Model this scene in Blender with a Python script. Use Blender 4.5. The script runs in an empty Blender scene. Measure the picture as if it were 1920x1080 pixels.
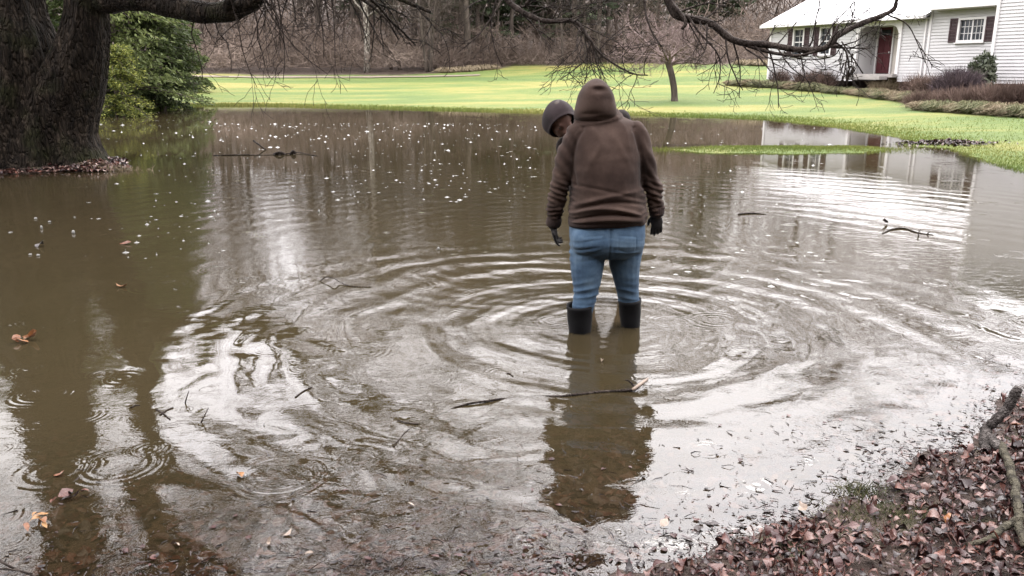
import bpy, math, random
import numpy as np
from math import pi, sin, cos, radians
from mathutils import Vector, Matrix

# ------------------------------------------------------------------ camera
SC = bpy.context.scene
COL = SC.collection
PITCH = 14.8
CAMH = 1.53
FPX = 1550.0
cam_d = bpy.data.cameras.new('camera')
cam_d.sensor_width = 36.0
cam_d.lens = FPX / 1920 * 36
cam_d.clip_start = 0.05
cam_d.clip_end = 3000
cam = bpy.data.objects.new('camera', cam_d)
COL.objects.link(cam)
cam.location = (0, 0, CAMH)
cam.rotation_euler = (radians(90 - PITCH), 0, 0)
SC.camera = cam

# ------------------------------------------------------------------ light
SUN_EL, SUN_ROT = 52.0, 20.0
w = bpy.data.worlds.new('World')
SC.world = w
w.use_nodes = True
nt = w.node_tree
nt.nodes.clear()
def N(t, ty, **k):
    n = t.nodes.new(ty)
    for a, v in k.items():
        setattr(n, a, v)
    return n
sky = N(nt, 'ShaderNodeTexSky')
sky.sky_type = 'NISHITA'
sky.sun_disc = False
sky.sun_elevation = radians(SUN_EL)
sky.sun_rotation = radians(SUN_ROT)
sky.dust_density = 4.0
hs = N(nt, 'ShaderNodeHueSaturation')
hs.inputs['Saturation'].default_value = 0.10
nt.links.new(sky.outputs[0], hs.inputs['Color'])
tc = N(nt, 'ShaderNodeTexCoord')
sep = N(nt, 'ShaderNodeSeparateXYZ')
nt.links.new(tc.outputs['Generated'], sep.inputs[0])
ramp = N(nt, 'ShaderNodeMapRange')            # overcast sky: brighter towards the zenith
ramp.inputs['From Min'].default_value = 0.05
ramp.inputs['From Max'].default_value = 0.75
ramp.inputs['To Min'].default_value = 2.8
ramp.inputs['To Max'].default_value = 14.5
nt.links.new(sep.outputs['Z'], ramp.inputs['Value'])
cn = N(nt, 'ShaderNodeTexNoise')
cn.inputs['Scale'].default_value = 2.4
cn.inputs['Detail'].default_value = 4
nt.links.new(tc.outputs['Generated'], cn.inputs['Vector'])
cr = N(nt, 'ShaderNodeMapRange')
cr.inputs['From Min'].default_value = 0.3
cr.inputs['From Max'].default_value = 0.7
cr.inputs['To Min'].default_value = 0.72
cr.inputs['To Max'].default_value = 1.25
nt.links.new(cn.outputs['Fac'], cr.inputs['Value'])
mm = N(nt, 'ShaderNodeMath', operation='MULTIPLY')
nt.links.new(ramp.outputs[0], mm.inputs[0]); nt.links.new(cr.outputs[0], mm.inputs[1])
cc = N(nt, 'ShaderNodeMixRGB')                # cloud tint, faint lavender to faint cream
cc.inputs[1].default_value = (1.04, 0.985, 0.93, 1)
cc.inputs[2].default_value = (0.99, 0.965, 1.07, 1)
nt.links.new(cn.outputs['Fac'], cc.inputs[0])
sc_ = N(nt, 'ShaderNodeVectorMath', operation='SCALE')
nt.links.new(cc.outputs[0], sc_.inputs[0]); nt.links.new(mm.outputs[0], sc_.inputs['Scale'])
mx = N(nt, 'ShaderNodeMixRGB')
mx.inputs[0].default_value = 0.82
nt.links.new(hs.outputs[0], mx.inputs[1]); nt.links.new(sc_.outputs[0], mx.inputs[2])
bg = N(nt, 'ShaderNodeBackground')
bg.inputs['Strength'].default_value = 0.15
nt.links.new(mx.outputs[0], bg.inputs['Color'])
wo = N(nt, 'ShaderNodeOutputWorld')
nt.links.new(bg.outputs[0], wo.inputs['Surface'])

sd_ = bpy.data.lights.new('sun', 'SUN')
sd_.energy = 0.5
sd_.angle = radians(35)
sd_.color = (1.0, 0.97, 0.92)
sun = bpy.data.objects.new('sun', sd_)
COL.objects.link(sun)
sun.rotation_euler = (radians(90 - SUN_EL), 0, radians(180 - SUN_ROT))

SC.view_settings.view_transform = 'Standard'
SC.view_settings.look = 'None'
SC.view_settings.exposure = 2.0
SC.view_settings.gamma = 1.0
SC.view_settings.use_curve_mapping = False
SC.cycles.max_bounces = 8
SC.cycles.transparent_max_bounces = 16
SC.cycles.caustics_reflective = False
SC.cycles.caustics_refractive = False
SC.cycles.use_denoising = True

# ------------------------------------------------------------------ helpers
CP, SP = cos(radians(PITCH)), sin(radians(PITCH))
def ray(px, py):
    a = (px - 960) / FPX; b = (540 - py) / FPX
    return np.array([a, CP + b * SP, -SP + b * CP])
def P(px, py, Y):                      # point seen at a photo pixel, Y metres away
    d = ray(px, py); t = Y / d[1]
    return np.array([0, 0, CAMH]) + d * t
def G(px, py, z=0.0):                  # same, on the level z
    d = ray(px, py); t = (z - CAMH) / d[2]
    return np.array([0, 0, CAMH]) + d * t

def attrs(o, label=None, cat=None, group=None, kind=None):
    if label: o['label'] = label
    if cat: o['category'] = cat
    if group: o['group'] = group
    if kind: o['kind'] = kind
    return o
def empty(name, loc=(0, 0, 0), rz=0.0, **k):
    o = bpy.data.objects.new(name, None)
    COL.objects.link(o)
    o.location = loc; o.rotation_euler = (0, 0, rz)
    o.empty_display_size = 0.2
    return attrs(o, **k)
def mesh_obj(name, verts, faces, mat=None, parent=None, smooth=True, pattr=None, loc=None, **k):
    """faces: list of int arrays, each (M,3) or (M,4)."""
    me = bpy.data.meshes.new(name)
    verts = np.asarray(verts, dtype=np.float32)
    if isinstance(faces, np.ndarray): faces = [faces]
    faces = [np.asarray(f, dtype=np.int32) for f in faces if len(f)]
    nl = sum(f.size for f in faces); npoly = sum(len(f) for f in faces)
    me.vertices.add(len(verts)); me.vertices.foreach_set('co', verts.ravel())
    me.loops.add(nl); me.polygons.add(npoly)
    me.loops.foreach_set('vertex_index', np.concatenate([f.ravel() for f in faces]))
    starts = []; s = 0
    for f in faces:
        starts.append(np.arange(len(f)) * f.shape[1] + s); s += f.size
    me.polygons.foreach_set('loop_start', np.concatenate(starts).astype(np.int32))
    me.update(calc_edges=True)
    me.validate()
    me.polygons.foreach_set('use_smooth', np.full(len(me.polygons), smooth))
    if pattr:
        for an, arr in pattr.items():
            a = me.attributes.new(an, 'FLOAT', 'POINT')
            a.data.foreach_set('value', np.asarray(arr, dtype=np.float32))
    if mat: me.materials.append(mat)
    o = bpy.data.objects.new(name, me)
    COL.objects.link(o)
    if parent: o.parent = parent
    if loc is not None: o.location = loc
    return attrs(o, **k)

class Acc:
    """collects verts / faces and one optional per-vertex value"""
    def __init__(s): s.v = []; s.f3 = []; s.f4 = []; s.n = 0; s.a = []
    def add(s, v, f, a=None):
        v = np.asarray(v, dtype=float)
        f = np.asarray(f, dtype=np.int64)
        (s.f3 if f.shape[1] == 3 else s.f4).append(f + s.n)
        s.v.append(v); s.n += len(v)
        s.a.append(np.zeros(len(v)) if a is None else np.broadcast_to(a, (len(v),)))
    def faces(s):
        r = []
        if s.f3: r.append(np.concatenate(s.f3))
        if s.f4: r.append(np.concatenate(s.f4))
        return r
    def build(s, name, mat=None, parent=None, smooth=True, attr=None, **k):
        return mesh_obj(name, np.concatenate(s.v), s.faces(), mat, parent, smooth,
                        {attr: np.concatenate(s.a)} if attr else None, **k)

def tube(acc, pts, rad, sides=6, cap=True, a=None, squash=None):
    pts = np.asarray(pts, float); n = len(pts)
    rad = np.broadcast_to(np.asarray(rad, float), (n,))
    t = np.gradient(pts, axis=0); t /= (np.linalg.norm(t, axis=1)[:, None] + 1e-9)
    m = t.mean(0); ref = np.array([0, 0, 1.0]) if abs(m[2]) < 0.8 * np.linalg.norm(m) + 1e-9 else np.array([1.0, 0, 0])
    u = np.cross(t, ref); u /= (np.linalg.norm(u, axis=1)[:, None] + 1e-9)
    v = np.cross(t, u)
    ang = np.arange(sides) * 2 * pi / sides
    q = squash or (1, 1)
    ring = (u[:, None, :] * np.cos(ang)[None, :, None] * q[0] + v[:, None, :] * np.sin(ang)[None, :, None] * q[1])
    V = (pts[:, None, :] + ring * rad[:, None, None]).reshape(-1, 3)
    i = np.arange(n - 1)[:, None] * sides; j = np.arange(sides)[None, :]; j2 = (j + 1) % sides
    F = np.stack([i + j, i + j2, i + sides + j2, i + sides + j], -1).reshape(-1, 4)
    k = n * sides
    if cap:
        V = np.vstack([V, pts[0] - t[0] * rad[0] * .3, pts[-1] + t[-1] * rad[-1] * .3])
    base = acc.n
    acc.add(V, F, a)
    if cap:
        jj = np.arange(sides); j3 = (jj + 1) % sides
        acc.f3.append(np.stack([jj * 0 + k, j3, jj], -1) + base)
        o = (n - 1) * sides
        acc.f3.append(np.stack([jj * 0 + k + 1, o + jj, o + j3], -1) + base)

def box(acc, c, s, R=None, a=None):
    x, y, z = np.array(s) / 2
    V = np.array([[-x, -y, -z], [x, -y, -z], [x, y, -z], [-x, y, -z], [-x, -y, z], [x, -y, z], [x, y, z], [-x, y, z]])
    if R is not None: V = V @ np.asarray(R).T
    F = np.array([[0, 3, 2, 1], [4, 5, 6, 7], [0, 1, 5, 4], [1, 2, 6, 5], [2, 3, 7, 6], [3, 0, 4, 7]])
    acc.add(V + np.asarray(c), F, a)

def spline(pts, n):
    pts = np.asarray(pts, float)
    p = np.vstack([2 * pts[0] - pts[1], pts, 2 * pts[-1] - pts[-2]])
    out = []
    m = len(pts) - 1
    for s in np.linspace(0, m, n):
        i = min(int(s), m - 1); t = s - i
        a, b, c, d = p[i], p[i + 1], p[i + 2], p[i + 3]
        out.append(.5 * ((2 * b) + (-a + c) * t + (2 * a - 5 * b + 4 * c - d) * t * t + (-a + 3 * b - 3 * c + d) * t ** 3))
    return np.array(out)

def snoise(x, y, s=1.0, seed=0):
    """cheap smooth 2-D noise, about -1..1"""
    r = np.random.RandomState(seed); o = 0
    for k in range(6):
        a = r.rand() * 2 * pi; f = s * (0.6 + 1.1 * r.rand()) * (1 + 0.5 * k)
        o = o + np.sin((x * np.cos(a) + y * np.sin(a)) * f + r.rand() * 6.28 + 1.3 * np.sin((x * np.sin(a) - y * np.cos(a)) * f * .6 + r.rand() * 6)) / (1 + .45 * k)
    return o / 3.0
def noise3(p, s, seed=0):
    r = np.random.RandomState(seed); o = 0
    for k in range(7):
        d = r.randn(3); d /= np.linalg.norm(d); e = r.randn(3); e /= np.linalg.norm(e)
        o = o + np.sin(p @ d * s * (.7 + r.rand()) + r.rand() * 6.28 + 1.5 * np.sin(p @ e * s * .7 + r.rand() * 6))
    return o / 4.0

# ------------------------------------------------------------------ materials
def newmat(name):
    m = bpy.data.materials.new(name); m.use_nodes = True
    t = m.node_tree; t.nodes.clear()
    out = N(t, 'ShaderNodeOutputMaterial')
    return m, t, out
def col4(c): return (c[0], c[1], c[2], 1)
def ramp_node(t, stops, interp='LINEAR'):
    r = N(t, 'ShaderNodeValToRGB')
    r.color_ramp.interpolation = interp
    el = r.color_ramp.elements
    while len(el) < len(stops): el.new(0.5)
    for e, (p, c) in zip(el, stops):
        e.position = p; e.color = col4(c)
    return r
def coords(t, scale=(1, 1, 1), kind='Object'):
    c = N(t, 'ShaderNodeTexCoord'); m = N(t, 'ShaderNodeMapping')
    m.inputs['Scale'].default_value = scale
    t.links.new(c.outputs[kind], m.inputs[0])
    return m.outputs[0]
def noise_node(t, vec, scale, detail=4, rough=.55, dist=0):
    n = N(t, 'ShaderNodeTexNoise')
    n.inputs['Scale'].default_value = scale; n.inputs['Detail'].default_value = detail
    n.inputs['Roughness'].default_value = rough; n.inputs['Distortion'].default_value = dist
    t.links.new(vec, n.inputs['Vector'])
    return n.outputs['Fac']
def bump_node(t, h, dist, strength=1.0, normal=None):
    b = N(t, 'ShaderNodeBump'); b.inputs['Distance'].default_value = dist; b.inputs['Strength'].default_value = strength
    t.links.new(h, b.inputs['Height'])
    if normal: t.links.new(normal, b.inputs['Normal'])
    return b.outputs[0]
def simple(name, stops, scale=3.0, rough=.8, stretch=(1, 1, 1), bump=0.0, bscale=None, spec=.3, detail=5, sheen=0, attr=None, transl=0.0):
    """noise-driven colour ramp (or ramp over a per-vertex value) with bump"""
    m, t, out = newmat(name)
    b = N(t, 'ShaderNodeBsdfPrincipled')
    vec = coords(t, stretch)
    f = noise_node(t, vec, scale, detail)
    if attr:
        an = N(t, 'ShaderNodeAttribute'); an.attribute_name = attr
        ad = N(t, 'ShaderNodeMath', operation='MULTIPLY_ADD')
        t.links.new(f, ad.inputs[0]); ad.inputs[1].default_value = .35
        sb = N(t, 'ShaderNodeMath', operation='SUBTRACT'); t.links.new(an.outputs['Fac'], sb.inputs[0]); sb.inputs[1].default_value = .17
        t.links.new(sb.outputs[0], ad.inputs[2])
        f2 = ad.outputs[0]
    else: f2 = f
    r = ramp_node(t, stops)
    t.links.new(f2, r.inputs[0])
    t.links.new(r.outputs[0], b.inputs['Base Color'])
    b.inputs['Roughness'].default_value = rough
    b.inputs['Specular IOR Level'].default_value = spec
    if sheen: b.inputs['Sheen Weight'].default_value = sheen
    if bump:
        h = noise_node(t, vec, bscale or scale * 3, 4)
        t.links.new(bump_node(t, h, bump), b.inputs['Normal'])
    if transl:
        tr = N(t, 'ShaderNodeBsdfTranslucent'); t.links.new(r.outputs[0], tr.inputs['Color'])
        mxs = N(t, 'ShaderNodeMixShader'); mxs.inputs[0].default_value = transl
        t.links.new(b.outputs[0], mxs.inputs[1]); t.links.new(tr.outputs[0], mxs.inputs[2])
        t.links.new(mxs.outputs[0], out.inputs[0])
    else: t.links.new(b.outputs[0], out.inputs[0])
    return m

M = {}
def bark_mat(name, c0, c1, c2, moss=None, bump=.03, scale=7, stretch=(1, 1, .22)):
    m, t, out = newmat(name)
    b = N(t, 'ShaderNodeBsdfPrincipled')
    vec = coords(t, stretch)
    f = noise_node(t, vec, scale, 6, .65, .6)
    r = ramp_node(t, [(.32, c0), (.5, c1), (.72, c2)])
    t.links.new(f, r.inputs[0])
    col = r.outputs[0]
    if moss:
        g = N(t, 'ShaderNodeMapRange'); g.inputs['From Min'].default_value = .52; g.inputs['From Max'].default_value = .66
        t.links.new(noise_node(t, coords(t), 1.7, 5), g.inputs['Value'])
        mc = N(t, 'ShaderNodeMixRGB'); mc.inputs[2].default_value = col4(moss)
        ml = N(t, 'ShaderNodeMath', operation='MULTIPLY'); ml.inputs[1].default_value = .7
        t.links.new(g.outputs[0], ml.inputs[0]); t.links.new(ml.outputs[0], mc.inputs[0])
        t.links.new(col, mc.inputs[1]); col = mc.outputs[0]
    t.links.new(col, b.inputs['Base Color'])
    b.inputs['Roughness'].default_value = .85; b.inputs['Specular IOR Level'].default_value = .12
    vor = N(t, 'ShaderNodeTexVoronoi'); vor.feature = 'DISTANCE_TO_EDGE'; vor.inputs['Scale'].default_value = scale * 1.6
    dv = N(t, 'ShaderNodeVectorMath', operation='ADD')
    nn = N(t, 'ShaderNodeTexNoise'); nn.inputs['Scale'].default_value = scale; t.links.new(vec, nn.inputs['Vector'])
    sv = N(t, 'ShaderNodeVectorMath', operation='SCALE'); sv.inputs['Scale'].default_value = .12
    t.links.new(nn.outputs['Color'], sv.inputs[0]); t.links.new(vec, dv.inputs[0]); t.links.new(sv.outputs[0], dv.inputs[1])
    t.links.new(dv.outputs[0], vor.inputs['Vector'])
    mr = N(t, 'ShaderNodeMapRange'); mr.inputs['From Max'].default_value = .25
    t.links.new(vor.outputs['Distance'], mr.inputs['Value'])
    ad = N(t, 'ShaderNodeMath', operation='ADD'); t.links.new(mr.outputs[0], ad.inputs[0]); t.links.new(f, ad.inputs[1])
    t.links.new(bump_node(t, ad.outputs[0], bump), b.inputs['Normal'])
    t.links.new(b.outputs[0], out.inputs[0])
    return m
M['bark'] = bark_mat('bark', (.005, .0038, .0028), (.019, .0145, .0108), (.062, .048, .036), moss=(.020, .022, .008), bump=.06, scale=10, stretch=(1, 1, .28))
M['twig_bark'] = bark_mat('twig_bark', (.010, .0075, .006), (.024, .018, .015), (.06, .05, .042), bump=.01, scale=14)
M['grey_bark'] = bark_mat('grey_bark', (.03, .025, .02), (.065, .053, .044), (.13, .108, .09), bump=.02, scale=5)
M['pale_bark'] = simple('pale_bark', [(.42, (.06, .05, .04)), (.52, (.11, .095, .078)), (.6, (.25, .23, .20))], scale=9, stretch=(1, 1, .5), rough=.8)
M['brush'] = simple('brush', [(0, (.045, .034, .027)), (.5, (.108, .082, .066)), (1, (.25, .20, .165))], scale=.4, rough=.9, attr='rnd', spec=.1)
M['far_twig'] = simple('far_twig', [(0, (.065, .05, .040)), (.5, (.115, .088, .071)), (1, (.18, .145, .12))], scale=.25, rough=.9, attr='rnd', spec=.1)
M['conifer'] = simple('conifer', [(0, (.020, .029, .015)), (.5, (.047, .062, .032)), (1, (.11, .13, .075))], scale=.8, rough=.7, attr='rnd', transl=.3, spec=.2)
M['hemlock'] = simple('hemlock', [(0, (.016, .025, .009)), (.5, (.055, .074, .025)), (1, (.14, .165, .055))], scale=.8, rough=.65, attr='rnd', transl=.35, spec=.2)
M['hemlock_light'] = simple('hemlock_light', [(0, (.035, .050, .014)), (.5, (.105, .125, .030)), (1, (.27, .28, .06))], scale=.8, rough=.65, attr='rnd', transl=.35, spec=.2)
# ------------------------------------------------------------------ ground and pond
shore_px = [(60, 220), (250, 213), (370, 198), (500, 198), (700, 203), (900, 208), (1200, 215), (1435, 223), (1560, 237),
            (1680, 256), (1760, 272), (1850, 303), (1940, 328), (2080, 380), (2230, 480), (2200, 600), (2080, 680), (1985, 715), (1905, 745),
            (1840, 815), (1760, 855), (1690, 880), (1570, 925), (1440, 985), (1260, 1045), (1000, 1088), (600, 1125), (0, 1180)]
shore = [tuple(G(a, b)[:2]) for a, b in shore_px]
shore += [(-3.2, 1.9), (-6, 1.2), (-11, 3), (-16, 8), (-19, 16), (-20, 24)]
shore = np.array(shore)
def sdist(x, y):
    """signed distance to the pond's shore, positive on land"""
    x = np.asarray(x, float); y = np.asarray(y, float)
    d = np.full(x.shape, 1e9); inside = np.zeros(x.shape, bool)
    for i in range(len(shore)):
        ax, ay = shore[i]; bx, by = shore[(i + 1) % len(shore)]
        ex, ey = bx - ax, by - ay
        t = np.clip(((x - ax) * ex + (y - ay) * ey) / (ex * ex + ey * ey), 0, 1)
        d = np.minimum(d, (x - ax - t * ex) ** 2 + (y - ay - t * ey) ** 2)
        c = ((ay > y) != (by > y)) & (x < (bx - ax) * (y - ay) / ((by - ay) if by != ay else 1e-9) + ax)
        inside ^= c
    return np.where(inside, -np.sqrt(d), np.sqrt(d))
TREE = np.array([-7.6, 13.7])
ISL = G(1450, 281)[:2]; DEB = G(1775, 272)[:2]
def height(x, y, sd=None):
    x = np.asarray(x, float); y = np.asarray(y, float)
    if sd is None: sd = sdist(x, y)
    near = 1 / (1 + np.exp((y - 7) * .9))
    s = np.clip(sd, 0, 62)
    land_far = .028 * s + .0009 * s * s
    land_near = .17 * (1 - np.exp(-s / 2.2) ) + .02 * s + .011 * snoise(x, y, 11, 41) + .008 * snoise(x, y, 23, 42)
    z = np.where(sd > 0, near * land_near + (1 - near) * land_far, 0)
    wat = -np.where(sd < 0, 1, 0) * (near * .42 * (1 - np.exp(sd / 4.2)) + (1 - near) * .45 * (1 - np.exp(sd / 2.5)))
    z = z + wat + near * .010 * snoise(x, y, 12, 43) * np.clip(1 + sd / .5, 0, 1) * (sd <= 0)
    z = z + .022 * snoise(x, y, .9, 3) * np.clip(np.abs(sd) / 1.0, .25, 1) + .006 * snoise(x, y, 5.5, 8)
    z = z + np.clip((y - 78) / 90, 0, 1) ** 1.3 * 13 * (1 + .15 * snoise(x, y, .05, 5)) * (sd > 0)
    r = np.hypot((x - TREE[0]) / 1.75, (y - TREE[1]) / 1.35)
    r = np.hypot((x + 8.1) / 1.5, (y - 13.75) / 1.2)
    z = np.maximum(z, .22 * np.clip(1.0 - r, -1, 1) + .03 * snoise(x, y, 4, 4))
    r = np.hypot((x + 6.6) / .42, (y - 13.15) / .3); z = np.maximum(z, np.where(r < 2, .10 * (1 - r) + .02 * snoise(x, y, 6, 4), -1))
    r = np.hypot((x - ISL[0]) / 2.0, (y - ISL[1]) / .75)
    z = np.maximum(z, np.where(r < 2, .05 * (1 - r) + .012 * snoise(x, y, 4, 9), -1))
    r = np.hypot((x - ISL[0] - 1.4) / 1.0, (y - ISL[1] - .2) / .45)
    z = np.maximum(z, np.where(r < 2, .04 * (1 - r) + .01 * snoise(x, y, 4, 9), -1))
    r = np.hypot((x - DEB[0]) / .9, (y - DEB[1]) / .6)
    z = np.maximum(z, np.where(r < 2, .07 * (1 - r), -1))
    return z
def hz(x, y): return float(height(np.array([x]), np.array([y]))[0])

def steps(segs):
    out = []
    for a, b, st in segs: out += list(np.arange(a, b, st))
    return np.array(out + [segs[-1][1]])
gx = steps([(-500, -120, 40), (-120, -40, 6), (-40, -20, 1.2), (-20, -9, .4), (-9, -4, .16), (-4, 6, .07), (6, 14, .22), (14, 30, .7), (30, 60, 3), (60, 120, 8), (120, 500, 40)])
gy = steps([(-200, -20, 20), (-20, -3, 2), (-3, 1.4, .2), (1.4, 6, .06), (6, 12, .16), (12, 30, .3), (30, 66, 1), (66, 120, 4), (120, 260, 14), (260, 900, 80)])
X, Y = np.meshgrid(gx, gy)
SDG = sdist(X, Y); Z = height(X, Y, SDG)
ny, nx = X.shape
i = np.arange(ny - 1)[:, None] * nx; j = np.arange(nx - 1)[None, :]
GF = np.stack([i + j, i + j + 1, i + nx + j + 1, i + nx + j], -1).reshape(-1, 4)
def sstep(a, b, v): t = np.clip((v - a) / (b - a), 0, 1); return t * t * (3 - 2 * t)
def woods_edge(x):                      # where the mown lawn ends
    return np.interp(x, [-60, -30, -8, 0, 6, 14, 22, 60], [56, 60, 61, 66, 66, 62, 58, 52])
woods = sstep(-.8, .8, Y - woods_edge(X) + 1.2 * snoise(X, Y, .5, 2))
woods = np.maximum(woods, sstep(.3, -.8, X + .40 * Y) * (Y > 27))
bank = sstep(8.5, 5.5, Y + .8 * snoise(X, Y, 1, 6)) * (SDG > -99)
isl_t = sstep(2.2, 1.4, np.hypot((X - TREE[0]) / 1.75, (Y - TREE[1]) / 1.35))
bank = np.maximum(bank, isl_t)
def bed(x, y):
    """mulch bed in front of the house, between the border plants and the wall"""
    return 0
BEDL = [tuple(P(a, b, d)[:2]) for a, b, d in [(1372, 146, 45), (1480, 146, 41.5), (1560, 152, 38.5), (1640, 157, 35.5), (1720, 165, 32), (1735, 181, 28.5), (1830, 187, 26.5), (1960, 192, 24)]]
BEDB = [(15.0, 48.2), (30, 40), (40, 20), (22, 18)]
def inpoly(x, y, poly):
    ins = np.zeros(x.shape, bool)
    for k in range(len(poly)):
        ax, ay = poly[k]; bx, by = poly[(k + 1) % len(poly)]
        ins ^= ((ay > y) != (by > y)) & (x < (bx - ax) * (y - ay) / ((by - ay) if by != ay else 1e-9) + ax)
    return ins
bedm = inpoly(X, Y, BEDL + [(24, 24), (30, 30), (25, 46), (14.5, 47.5)]).astype(float)

m, t, out = newmat('ground')
b = N(t, 'ShaderNodeBsdfPrincipled')
vec = coords(t)
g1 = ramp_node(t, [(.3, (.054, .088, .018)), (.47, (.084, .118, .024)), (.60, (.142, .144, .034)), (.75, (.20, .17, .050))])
big = noise_node(t, coords(t, (.35, 1.0, 1)), .26, 3, .5, .8)  # broad green-to-straw bands; stripes of tree shade are put into this grass colour
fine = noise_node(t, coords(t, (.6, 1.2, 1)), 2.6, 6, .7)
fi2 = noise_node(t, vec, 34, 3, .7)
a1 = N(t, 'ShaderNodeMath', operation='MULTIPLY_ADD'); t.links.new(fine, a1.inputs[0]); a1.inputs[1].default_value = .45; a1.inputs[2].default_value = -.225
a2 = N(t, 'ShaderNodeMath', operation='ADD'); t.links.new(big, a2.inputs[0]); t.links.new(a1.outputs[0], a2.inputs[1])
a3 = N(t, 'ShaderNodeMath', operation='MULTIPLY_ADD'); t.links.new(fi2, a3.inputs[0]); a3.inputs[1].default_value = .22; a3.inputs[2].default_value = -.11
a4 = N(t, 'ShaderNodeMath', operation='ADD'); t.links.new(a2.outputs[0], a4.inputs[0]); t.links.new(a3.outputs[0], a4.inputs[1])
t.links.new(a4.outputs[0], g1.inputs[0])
def attrmix(name, c_in, stops, scale):
    an = N(t, 'ShaderNodeAttribute'); an.attribute_name = name
    rr = ramp_node(t, stops); t.links.new(noise_node(t, vec, scale, 6, .65), rr.inputs[0])
    mxx = N(t, 'ShaderNodeMixRGB'); t.links.new(an.outputs['Fac'], mxx.inputs[0]); t.links.new(c_in, mxx.inputs[1]); t.links.new(rr.outputs[0], mxx.inputs[2])
    return mxx.outputs[0]
c = attrmix('woods', g1.outputs[0], [(.35, (.022, .014, .010)), (.55, (.050, .034, .025)), (.7, (.085, .060, .042))], 2)
c = attrmix('bank', c, [(.35, (.022, .014, .011)), (.55, (.05, .034, .026)), (.7, (.045, .05, .02))], 3)
c = attrmix('bed', c, [(.35, (.03, .014, .012)), (.6, (.07, .035, .028))], 5)
c = attrmix('mud', c, [(.35, (.04, .028, .02)), (.6, (.075, .05, .034))], 4)
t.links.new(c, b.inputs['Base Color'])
b.inputs['Roughness'].default_value = .8; b.inputs['Specular IOR Level'].default_value = .25
t.links.new(bump_node(t, fi2, .05), b.inputs['Normal'])
t.links.new(b.outputs[0], out.inputs[0])
mud = sstep(-.02, -.06, Z) * (SDG < .5)
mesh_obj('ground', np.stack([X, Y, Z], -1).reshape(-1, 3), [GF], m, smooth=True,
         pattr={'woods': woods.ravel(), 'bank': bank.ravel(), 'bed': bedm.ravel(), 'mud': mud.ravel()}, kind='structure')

# gravel drive along the foot of the far woods, left
pa = []
for a in np.linspace(330, 900, 40):
    q = P(a, 146, float(np.interp(a, [330, 960], [58.0, 58.8])))
    pa.append((q[0], q[1]))
pa = np.array(pa)
V = []; 
for (x, y) in pa:
    for dy in (-.55, .55):
        V.append((x, y + dy, hz(x, y + dy) + .05))
V = np.array(V); n = len(pa)
F = np.stack([np.arange(n - 1) * 2, np.arange(n - 1) * 2 + 2, np.arange(n - 1) * 2 + 3, np.arange(n - 1) * 2 + 1], -1)
mesh_obj('gravel_path', V, [F], simple('gravel', [(.35, (.09, .075, .055)), (.65, (.19, .155, .12))], scale=9, rough=.9), kind='structure')

# ------------------------------------------------------------------ water
m, t, out = newmat('flood_water')
geo = N(t, 'ShaderNodeNewGeometry'); pos = geo.outputs['Position']
def math_(op, a, b=None, c=None):
    n = N(t, 'ShaderNodeMath', operation=op)
    for k, v in enumerate((a, b, c)):
        if v is None: continue
        if isinstance(v, (int, float)): n.inputs[k].default_value = v
        else: t.links.new(v, n.inputs[k])
    return n.outputs[0]
def vecscale(v, s):
    n = N(t, 'ShaderNodeMapping'); n.inputs['Scale'].default_value = s; t.links.new(v, n.inputs[0]); return n.outputs[0]
wob = noise_node(t, pos, .9, 2, .5)
flat = vecscale(pos, (1, 1, 0))
wob2 = noise_node(t, flat, 2.6, 2, .5)
RINGS = [  # centre, wavelength, amplitude, first radius, reach, tail
    (G(1130, 612), .37, .0031, .35, 2.0, 1.2),
    (G(1130, 612), .10, .00045, .05, .9, .9),
    (G(1050, 470), .20, .0007, .1, 1.4, 1.4),
    (G(1180, 520), .38, .0010, 3.2, 6.2, 2.8),
    (G(650, 560), .26, .0002, .2, 1.5, .9),
]
brk = N(t, 'ShaderNodeMapRange'); t.links.new(noise_node(t, flat, .75, 2, .5), brk.inputs['Value'])
brk.inputs['From Min'].default_value = .36; brk.inputs['From Max'].default_value = .58; brk.inputs['To Min'].default_value = .5
H = None
for (cpt, lam, amp, r0, r1, tail) in RINGS:
    d = N(t, 'ShaderNodeVectorMath', operation='DISTANCE'); t.links.new(flat, d.inputs[0]); d.inputs[1].default_value = (cpt[0], cpt[1], 0)
    dd = math_('MULTIPLY_ADD', wob2, lam * .6, math_('MULTIPLY_ADD', wob, lam * 1.6, d.outputs['Value']))
    s = math_('SINE', math_('MULTIPLY', dd, 2 * pi / lam))
    k1 = N(t, 'ShaderNodeMapRange'); k1.interpolation_type = 'SMOOTHSTEP'; t.links.new(d.outputs['Value'], k1.inputs['Value'])
    k1.inputs['From Min'].default_value = max(r0 - .3, 0); k1.inputs['From Max'].default_value = r0 + .4
    k2 = N(t, 'ShaderNodeMapRange'); k2.interpolation_type = 'SMOOTHSTEP'; t.links.new(d.outputs['Value'], k2.inputs['Value'])
    k2.inputs['From Min'].default_value = r1 + tail; k2.inputs['From Max'].default_value = r1
    env = math_('MULTIPLY', k1.outputs[0], k2.outputs[0])
    env = math_('MULTIPLY', env, brk.outputs[0])
    h = math_('MULTIPLY', math_('MULTIPLY', s, env), amp)
    H = h if H is None else math_('ADD', H, h)
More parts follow.
